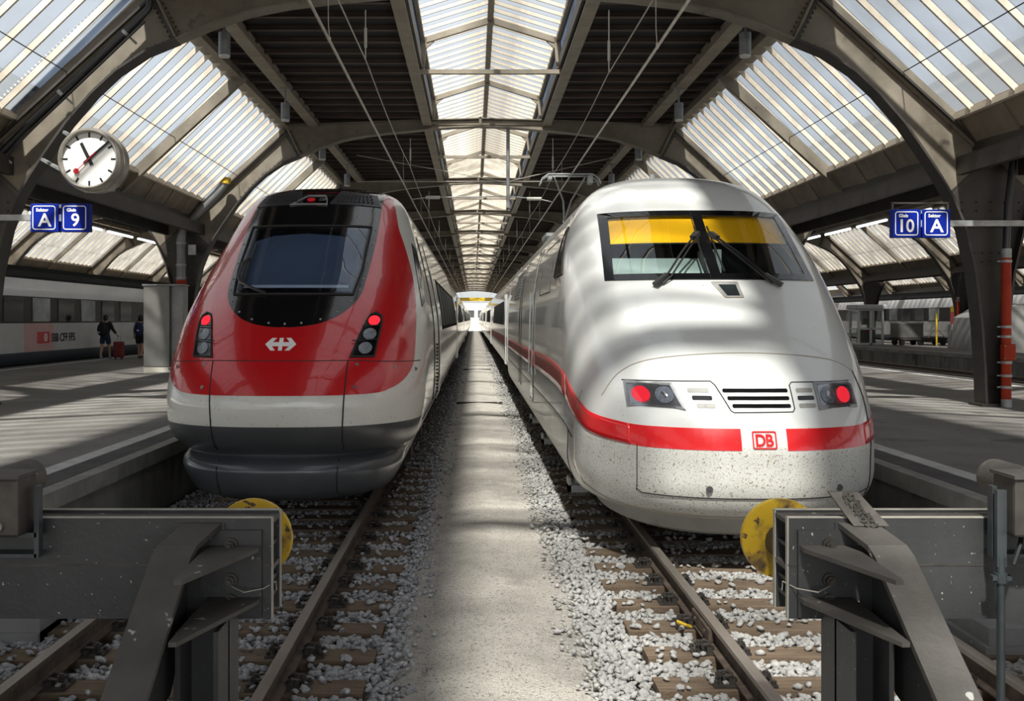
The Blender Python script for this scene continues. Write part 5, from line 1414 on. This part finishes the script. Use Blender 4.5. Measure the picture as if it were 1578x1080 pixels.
def red_pipe(x, y, label):
    r = empty('drain_pipe', (x, y, ZP), label, 'pipe')
    MB().cyl((x, y, ZP), (x, y, 3.22), .082, 16).build('pipe', M['pipe_red'], r, smooth=True)
    MB().cyl((x, y, 3.2), (x, y, 3.36), .085, 16).cyl((x, y, ZP), (x, y, ZP + .14), .088, 16).build('steel_end', M['galv'], r, smooth=True)
    MB().tube([(x, y, 3.3), (x + .03, y, 4.1), (x + .14, y, 5.05)], .062, 12).build('upper_pipe', M['pipe_black'], r, smooth=True)
    for z in (3.14, 2.0, 1.83, 1.38, 1.15, .95): MB().cyl((x, y, z - .022), (x, y, z + .022), .092, 16).bx(x - .14, x + .1, y + .02, y + .05, z - .012, z + .012).build('pipe_clamp', M['galv'], r, smooth=True)
    MB().bx(x - .10, x + .11, y - .12, y + .02, 1.42, 1.70).build('inspection_box', M['pipe_red'], r, bevel=.015)
    b = MB()
    for dx in (-.08, .09):
        for z in (1.45, 1.67): b.ball((x + dx, y - .12, z), .013, 6, 4)
    tag(b.build('box_screws', M['galv'], r), kind='stuff')
red_pipe(9.27, F1 - .32, 'red drain pipe with inspection box on the near right column')
red_pipe(26.72, fy(4) - .32, 'small red drain pipe on the column of the far right platform')

# grey cabinet
cb = empty('grey_cabinet', (-9.05, 29.2, ZP), 'tall plain grey metal cabinet on a cream plinth on the left platform', 'cabinet')
MB().bx(-9.55, -8.80, 28.95, 29.62, ZP + .16, 3.10).build('cabinet_body', M['cabinet'], cb, bevel=.015)
MB().bx(-8.80, -8.45, 29.10, 29.62, ZP + .16, 3.10).build('side_unit', M['pipe_grey'], cb, bevel=.01)
MB().bx(-9.58, -8.42, 28.92, 29.65, 3.10, 3.15).build('cabinet_roof', M['pipe_grey'], cb)
MB().bx(-9.55, -8.45, 28.97, 29.62, ZP, ZP + .16).build('plinth', M['plinth'], cb)
MB().cyl((-8.70, 29.10, 2.0), (-8.70, 29.06, 2.0), .02, 8).build('door_knob', M['galv'], cb)
# pendant lamps below the purlins
pos = [(s, i) for s in (-1, 1) for i in range(0, 8)]
names = {-1: ['first', 'second', 'third', 'fourth', 'fifth', 'sixth', 'seventh', 'eighth']}
for s, i in pos:
    y = 19.0 + 6.15 * i; x = CX + s * 4.95 + (.02 if s < 0 else .0); z = 7.62
    p = empty('pendant_lamp', (x, y, z), '%s grey cylinder lamp from the front along the %s roof beam' % (names[-1][i], 'left' if s < 0 else 'right'), 'lamp', 'grey lamps under the roof beams')
    MB().cyl((x, y, 7.14), (x, y, 7.56), .112, 14).build('housing', M['grey_lamp'], p, smooth=40)
    MB().cyl((x, y, 7.105), (x, y, 7.145), .102, 14).build('diffuser', M['lamp_glass'], p, smooth=40)
    MB().cyl((x, y, 7.54), (x, y, 7.94), .025, 8).bx(x - .14, x + .14, y - .03, y + .03, 7.90, 7.95).build('hanger', M['grey_lamp'], p)
# tube lights over the neighbouring platforms
def tubes(name, x, z, y0, n, label, L=2.4, gap=.5, skip=()):
    for i in range(n):
        if i in skip: continue
        y = y0 + i * (L + gap); r = empty('tube_light', (x, y, z), label % ('first second third fourth fifth sixth seventh eighth'.split()[i]), 'lamp', name)
        MB().bx(x - .05, x + .05, y, y + L, z + .04, z + .10).cyl((x, y + .3, z + .1), (x, y + .3, 8.25), .012, 6).cyl((x, y + L - .3, z + .1), (x, y + L - .3, 8.25), .012, 6).build('fitting', M['steel_dark'], r)
        MB().cyl((x, y + .05, z), (x, y + L - .05, z), .035, 8).build('tube', M['tube'], r)
tubes('tube lights above the left neighbouring platform', CX - HP - 3.2, 5.0, 24.0, 7, '%s lit white tube from the front, over the far left train')
tubes('tube lights above the right neighbouring platform', CX + HP + 3.2, 5.1, 27.0, 8, '%s lit white tube from the front, over the right hand platform')

# ---------------------------------------------------------------- overhead line
def catenary(x_c, z_c, x_m, z_m, sgn, label):
    r = empty('overhead_line', (x_c, 10, z_c), label, 'overhead wire')
    MB().cyl((x_c, -12, z_c), (x_c, 200, z_c), .020, 6).build('contact_wire', M['wire'], r, smooth=True)
    P = []
    for i in range(0, 110):
        y = -12 + i * 2.0
        t = ((y - F2) % BAY) / BAY; sag = 4 * t * (1 - t) * .12
        P.append((x_m + (x_c - x_m) * .0, y, z_m - sag))
    MB().tube(P, .011, 5).build('carrier_wire', M['wire'], r)
    for y in (13.2, 27.3, 36.5, 43.0, 49.3, 56):
        t = ((y - F2) % BAY) / BAY; zz = z_m - 4 * t * (1 - t) * .12
        MB().tube([(x_m, y, zz), (x_m + (x_c - x_m) * .15, y, z_c + .25), (x_c, y, z_c)], .006, 5).cyl((x_c, y, z_c - .02), (x_c, y, z_c + .05), .02, 6).build('dropper', M['wire'], r)
    for k in range(1, 10):
        y = fy(k) + (.02 if k != 2 else 0)
        MB().cyl((x_m, y, z_m), (x_m, y, 7.62), .012, 6).cyl((x_m, y, z_m + .2), (x_m, y, z_m + .55), .026, 8).build('hanger', M['insul'], r)
    return r
catenary(-1.90, 5.80, -1.92, 6.75, -1, 'overhead wires of the left track, running under the dark roof')
catenary(2.42, 5.72, 2.40, 6.52, 1, 'overhead wires of the right track, above the white train')
hg = empty('span_wire', (1.0, F2 + .1, 5.9), 'thin cross-span with two pale insulators hung from the second roof frame', 'cross-span')
yy = F2 + .3
MB().cyl((1.05, yy, 5.55), (1.05, yy, 7.95), .055, 10).build('drop_tube', M['galv'], hg, smooth=True)
MB().tube([(1.05, yy, 5.9), (-1.4, yy, 5.86), (-1.9, yy, 5.80)], .016, 6).tube([(1.05, yy, 5.9), (2.05, yy, 5.80), (2.42, yy, 5.72)], .016, 6).build('steady_rod', M['galv'], hg)
for x in (-1.25, 1.85): MB().cyl((x - .22, yy, 5.86 if x < 0 else 5.82), (x + .22, yy, 5.86 if x < 0 else 5.82), .055, 10).build('insulator', M['insul'], hg, smooth=True)
MB().cyl((-3.9, F2 + 3, 7.6), (1.05, F2 + 3, 6.7), .014, 6).cyl((1.05, F2 + 3, 6.7), (5.0, F2 + 3, 7.6), .014, 6).cyl((-3.9, F2 + 3, 6.72), (4.6, F2 + 3, 6.72), .014, 6).build('stay_wire', M['wire'], hg)

# ---------------------------------------------------------------- people and luggage
def skin_fig(name, verts, edges, radii, m, parent, sub=2, root=0):
    g = ORG[parent.name]; me = bpy.data.meshes.new(name); me.from_pydata([(v[0] - g[0], v[1] - g[1], v[2] - g[2]) for v in verts], edges, [])
    o = bpy.data.objects.new(name, me); COL.objects.link(o); o.parent = parent; ORG[o.name] = g
    sk = o.modifiers.new('skin', 'SKIN'); sk.use_smooth_shade = True
    for i, q in enumerate(me.skin_vertices[0].data):
        q.radius = radii[i] if isinstance(radii[i], tuple) else (radii[i],) * 2; q.use_root = (i == root)
    ss = o.modifiers.new('sub', 'SUBSURF'); ss.levels = ss.render_levels = sub
    me.materials.append(m); return o
def person(px, py, label, step, arms, top, bottom, shoe, hair_, bob, sleeve, h=1.68):
    r = empty('person', (px, py, ZP), label, 'person'); k = h / 1.68
    P = lambda x, y, z: (px + x * k, py + y * k, ZP + z * k)
    lf, rf = step                              # fore-aft offsets of the feet
    v = [P(0, 0, .90), P(0, 0, 1.08), P(0, .02, 1.26), P(0, .03, 1.38), P(0, .04, 1.45), P(0, .05, 1.52), P(0, .06, 1.60)]
    rad = [(.145, .10), (.125, .09), (.15, .10), (.12, .085), .048, .07, .085]
    e = [(0, 1), (1, 2), (2, 3), (3, 4), (4, 5), (5, 6)]
    def chain(start, pts, rr):
        i = start
        for p, q in zip(pts, rr): v.append(p); rad.append(q); e.append((i, len(v) - 1)); i = len(v) - 1
        return i
    chain(0, [P(-.10, 0, .84), P(-.105, lf * .45 + .03, .48), P(-.11, lf, .10 if lf >= 0 else .13), P(-.11, lf + .02, .045), P(-.11, lf + .14, .035)], [.092, .060, .040, .042, .032])
    chain(0, [P(.10, 0, .84), P(.105, rf * .45 + .03, .48), P(.11, rf, .10 if rf >= 0 else .16), P(.11, rf + .02, .045 if rf >= 0 else .09), P(.11, rf + .13, .035)], [.092, .060, .040, .042, .032])
    for s, (el, wr) in zip((-1, 1), arms):
        w = chain(3, [P(s * .17, .03, 1.36), P(*el), P(*wr)], [.058, .042, .030])
        d = Vector(wr) - Vector(el); d.normalize()
        tip = Vector(wr) + d * .09; palm = chain(w, [P(*tip)], [(.038, .020)])
        for q in range(4): a = tip + d * (.06 + .02 * (q in (1, 2))) + Vector(((q - 1.5) * .018, .015, 0)); chain(palm, [P(*(tip + d * .035 + Vector(((q - 1.5) * .017, 0, 0)))), P(*a)], [.009, .008])
        th = Vector(wr) + d * .06 + Vector((-s * .04, .03, 0)); chain(w, [P(*th)], [.010])
    skin_fig('body', v, e, rad, M['skin'], r)
    # hair, top, shorts, shoes
    hm = MB().ball(P(0, .045, 1.60), (.098 * k, .105 * k, .115 * k), 16, 10)
    if bob: hm.ball(P(0, .015, 1.53), (.10 * k, .075 * k, .10 * k), 14, 8)
    else: hm.ball(P(0, -.02, 1.56), (.085 * k, .07 * k, .09 * k), 14, 8)
    hm.build('hair', hair_, r, smooth=180)
    f = MB(); 
    for s in (-1, 1): f.ball(P(s * .078, .05, 1.575), (.014 * k, .022 * k, .03 * k), 8, 6)
    f.ball(P(0, .155, 1.56), (.016 * k, .026 * k, .02 * k), 8, 6); f.build('face_features', M['skin'], r, smooth=180)
    ey = MB()
    for s in (-1, 1): ey.ball(P(s * .032, .135, 1.585), .012 * k, 8, 6)
    ey.ball(P(0, .14, 1.525), (.024 * k, .01 * k, .006 * k), 8, 4); ey.build('eyes_and_mouth', M['cloth_black'], r)
    tv = [P(0, 0, .78), P(0, 0, 1.04), P(0, .02, 1.26), P(0, .03, 1.43)]; tr_ = [(.185, .140), (.165, .128), (.185, .132), (.145, .11)]; te = [(0, 1), (1, 2), (2, 3)]
    for s, (el, wr) in zip((-1, 1), arms):
        tv.append(P(s * .165, .03, 1.37)); tr_.append(.090); te.append((3, len(tv) - 1))
        if sleeve: tv.append(P(*el)); tr_.append(.066); te.append((len(tv) - 2, len(tv) - 1)); tv.append(P(*wr)); tr_.append(.052); te.append((len(tv) - 2, len(tv) - 1))
        else: m_ = (Vector((s * .17, .03, 1.36)) + Vector(el)) / 2; tv.append(P(*m_)); tr_.append(.068); te.append((len(tv) - 2, len(tv) - 1))
    skin_fig('jacket' if sleeve else 'shirt', tv, te, tr_, top, r)
    sv = [P(0, 0, 1.04), P(0, 0, .88)]; sr_ = [(.16, .12), (.175, .135)]; se = [(0, 1)]
    for s, ft in ((-1, lf), (1, rf)):
        sv.append(P(s * .10, .0, .80)); sr_.append(.115); se.append((1, len(sv) - 1)); sv.append(P(s * .105, ft * .38 + .02, .56)); sr_.append(.10); se.append((len(sv) - 2, len(sv) - 1))
    skin_fig('shorts', sv, se, sr_, bottom, r)
    for s, ft in ((-1, lf), (1, rf)):
        z = .045 if ft >= 0 else .085
        sh = MB().ball(P(s * .11, ft + .06, z), (.048 * k, .135 * k, .045 * k), 12, 8); sh.build('shoe', shoe, r, smooth=180)
    return r, P
p1, P1 = person(-14.20, 38.6, 'person in dark jacket and navy shorts walking away, pulling a maroon suitcase', (-.22, .16), (((-.24, .05, 1.12), (-.23, .16, .95)), ((.27, .06, 1.13), (.42, .0, .97))), M['cloth_black'], M['cloth_navy'], M['shoe'], M['hair'], False, True)
bp = empty('rucksack', P1(-.04, -.20, .92), 'black rucksack on the back of the person with the suitcase', 'bag')
MB().ball(P1(-.05, -.19, 1.14), (.20, .12, .27), 16, 10).build('bag_body', M['cloth_black'], bp, smooth=180)
MB().ball(P1(-.05, -.27, 1.04), (.14, .07, .13), 14, 8).build('front_pocket', M['cloth_black'], bp, smooth=180)
MB().bx(-14.20 - .16, -14.20 - .09, 38.6 - .345, 38.6 - .33, ZP + 1.02, ZP + 1.05).build('pale_badge', M['white'], bp)
for s in (-1, 1): MB().tube([P1(s * .11, -.12, 1.34), P1(s * .12, .0, 1.45), P1(s * .13, .13, 1.36), P1(s * .14, .13, 1.15), P1(s * .14, .0, 1.0)], .018, 6).build('strap', M['cloth_black'], bp)
sc_ = empty('suitcase', (-13.62, 38.35, ZP), 'maroon wheeled suitcase standing beside the walking person', 'suitcase')
MB().bx(-13.77, -13.40, 38.22, 38.47, ZP + .07, ZP + .68).build('case_body', M['case_red'], sc_, bevel=.04)
MB().bx(-13.73, -13.44, 38.19, 38.23, ZP + .12, ZP + .40).build('front_pocket', M['case_red'], sc_, bevel=.015)
MB().tube([(-13.68, 38.42, ZP + .66), (-13.72, 38.53, ZP + .90), (-13.58, 38.53, ZP + .90), (-13.54, 38.42, ZP + .66)], .012, 6).build('pull_handle', M['galv'], sc_)
for x in (-13.70, -13.47): MB().cyl((x - .02, 38.30, ZP + .045), (x + .02, 38.30, ZP + .045), .045, 10).build('wheel', M['rubber'], sc_)
p2, P2 = person(-13.05, 39.2, 'person in grey top and dark shorts with bare legs beside the grey cabinet', (.16, -.24), (((-.26, .03, 1.13), (-.27, .10, .92)), ((.26, .03, 1.13), (.25, .12, .94))), M['cloth_grey'], M['cloth_black'], M['shoe_dark'], M['hair'], True, False)
bp = empty('rucksack', P2(0, -.2, .92), 'navy rucksack on the back of the person beside the cabinet', 'bag')
MB().ball(P2(0, -.17, 1.14), (.19, .12, .28), 16, 10).build('bag_body', M['bag_navy'], bp, smooth=180)
MB().ball(P2(0, -.25, 1.03), (.14, .07, .13), 14, 8).build('front_pocket', M['bag_navy'], bp, smooth=180)
MB().ball(P2(0, -.315, 1.10), (.045, .02, .03), 10, 6).build('pale_badge', M['white'], bp)
for s in (-1, 1): MB().tube([P2(s * .08, -.12, 1.30), P2(s * .12, -.09, 1.40), P2(s * .13, .02, 1.45), P2(s * .13, .13, 1.36), P2(s * .14, .13, 1.12), P2(s * .14, .0, .98)], .020, 6).build('strap', M['bag_navy'], bp)

# ---------------------------------------------------------------- things on the far right platform
kx, ky = 24.1, 61.5
kb = empty('glass_kiosk', (kx, ky, ZP), 'small glazed kiosk with white frame on the far right platform', 'kiosk')
m = MB()
for x in (-.72, .72):
    for y in (-.7, .7): m.bx(kx + x - .06, kx + x + .06, ky + y - .06, ky + y + .06, ZP, ZP + 2.1)
for z in (ZP + .04, ZP + .95, ZP + 2.1):
    for y in (-.7, .7): m.bx(kx - .72, kx + .72, ky + y - .05, ky + y + .05, z - .05, z + .05)
    for x in (-.72, .72): m.bx(kx + x - .05, kx + x + .05, ky - .7, ky + .7, z - .05, z + .05)
m.bx(kx - .06, kx + .06, ky - .75, ky - .65, ZP, ZP + 2.1).build('frame', M['white'], kb)
MB().bx(kx - .9, kx + .9, ky - .9, ky + .9, ZP + 2.15, ZP + 2.42).build('roof', M['coach_white'], kb, bevel=.05)
MB().bx(kx - .70, kx + .70, ky - .70, ky - .685, ZP + .1, ZP + 2.05).build('pane', M['screen'], kb)
MB().bx(kx - .70, kx - .685, ky - .68, ky + .68, ZP + .1, ZP + 2.05).build('pane', M['screen'], kb)
MB().bx(kx - .5, kx + .5, ky - .2, ky + .2, ZP, ZP + 1.0).bx(kx - .25, kx + .25, ky - .15, ky + .15, ZP + 1.2, ZP + 1.6).build('ticket_machine', M['cabinet'], kb)
MB().bx(kx - .12, kx + .12, ky - .24, ky - .2, ZP + .75, ZP + .9).build('red_notice', M['coach_red'], kb)
gx, gy = 26.0, 59.2
gt = empty('luggage_cart', (gx, gy, ZP), 'low black luggage cart carrying a grey metal box on the far platform', 'cart')
MB().bx(gx - 1.2, gx + 1.75, gy - .6, gy + .6, ZP + .32, ZP + .45).build('deck', M['under'], gt)
for x in (-.9, .2, 1.5):
    for y in (-.5, .5): MB().cyl((gx + x, gy + y - .06, ZP + .17), (gx + x, gy + y + .06, ZP + .17), .17, 14).build('wheel', M['rubber'], gt)
MB().tube([(gx + .6, gy - .5, ZP + .4), (gx + 1.1, gy - .5, ZP + 1.0), (gx + 1.7, gy - .5, ZP + .42)], .03, 6).tube([(gx + .45, gy - .5, ZP + .85), (gx + 1.75, gy - .5, ZP + .85)], .02, 6).tube([(gx + 1.72, gy - .5, ZP + .4), (gx + 1.72, gy - .5, ZP + 1.05)], .02, 6).build('rack', M['white'], gt)
gb = empty('metal_box', (gx, gy, ZP + .45), 'grey metal box on the black luggage cart', 'box')
MB().bx(gx - 1.15, gx + .35, gy - .55, gy + .55, ZP + .45, ZP + 1.28).build('box_body', M['cabinet'], gb, bevel=.03)
MB().bx(gx - 1.17, gx + .37, gy - .57, gy + .57, ZP + 1.24, ZP + 1.32).build('box_lid', M['grey_lamp'], gb)
bn = empty('waste_bin', (25.6, 53.2, ZP), 'narrow pale waste bin beside the sloping concrete wall', 'bin')
MB().bx(25.3, 25.85, 53, 53.5, ZP, ZP + 1.25).build('bin_body', M['galv'], bn, bevel=.04)
MB().bx(25.35, 25.8, 52.98, 53.0, ZP + .95, ZP + 1.12).build('bin_mouth', M['black'], bn)
yp = empty('marker_post', (26.35, 57.0, ZP), 'thin yellow marker post by the far column', 'post')
MB().cyl((26.35, 57.0, ZP), (26.35, 57.0, ZP + 1.9), .05, 10).build('post', M['door_yellow'], yp, smooth=True)
MB().bx(26.27, 26.43, 56.92, 57.08, ZP, ZP + .05).build('foot', M['galv'], yp)
for i, (x0, x1, y0, y1, h, lab) in enumerate(((25.0, 29.0, 48.5, 52.5, 2.25, 'lower concrete stair wall with sloping end behind the right column'), (26.6, 29.6, 40.0, 47.5, 4.2, 'tall sloping concrete stair wall at the right edge'))):
    w = empty('stair_wall', ((x0 + x1) / 2, y0, ZP), lab, 'wall')
    MB().prism([(x0, ZP), (x1, ZP), (x1, ZP + h), (x0 + 1.3, ZP + h), (x0 + .15, ZP + h * .72)], 'xz', y0, y1).build('wall_body', M['concrete_pale'], w)
    MB().bx(x0 + 1.3, x1, y0 - .02, y1 + .02, ZP + h, ZP + h + .05).build('wall_cap', M['coping'], w)
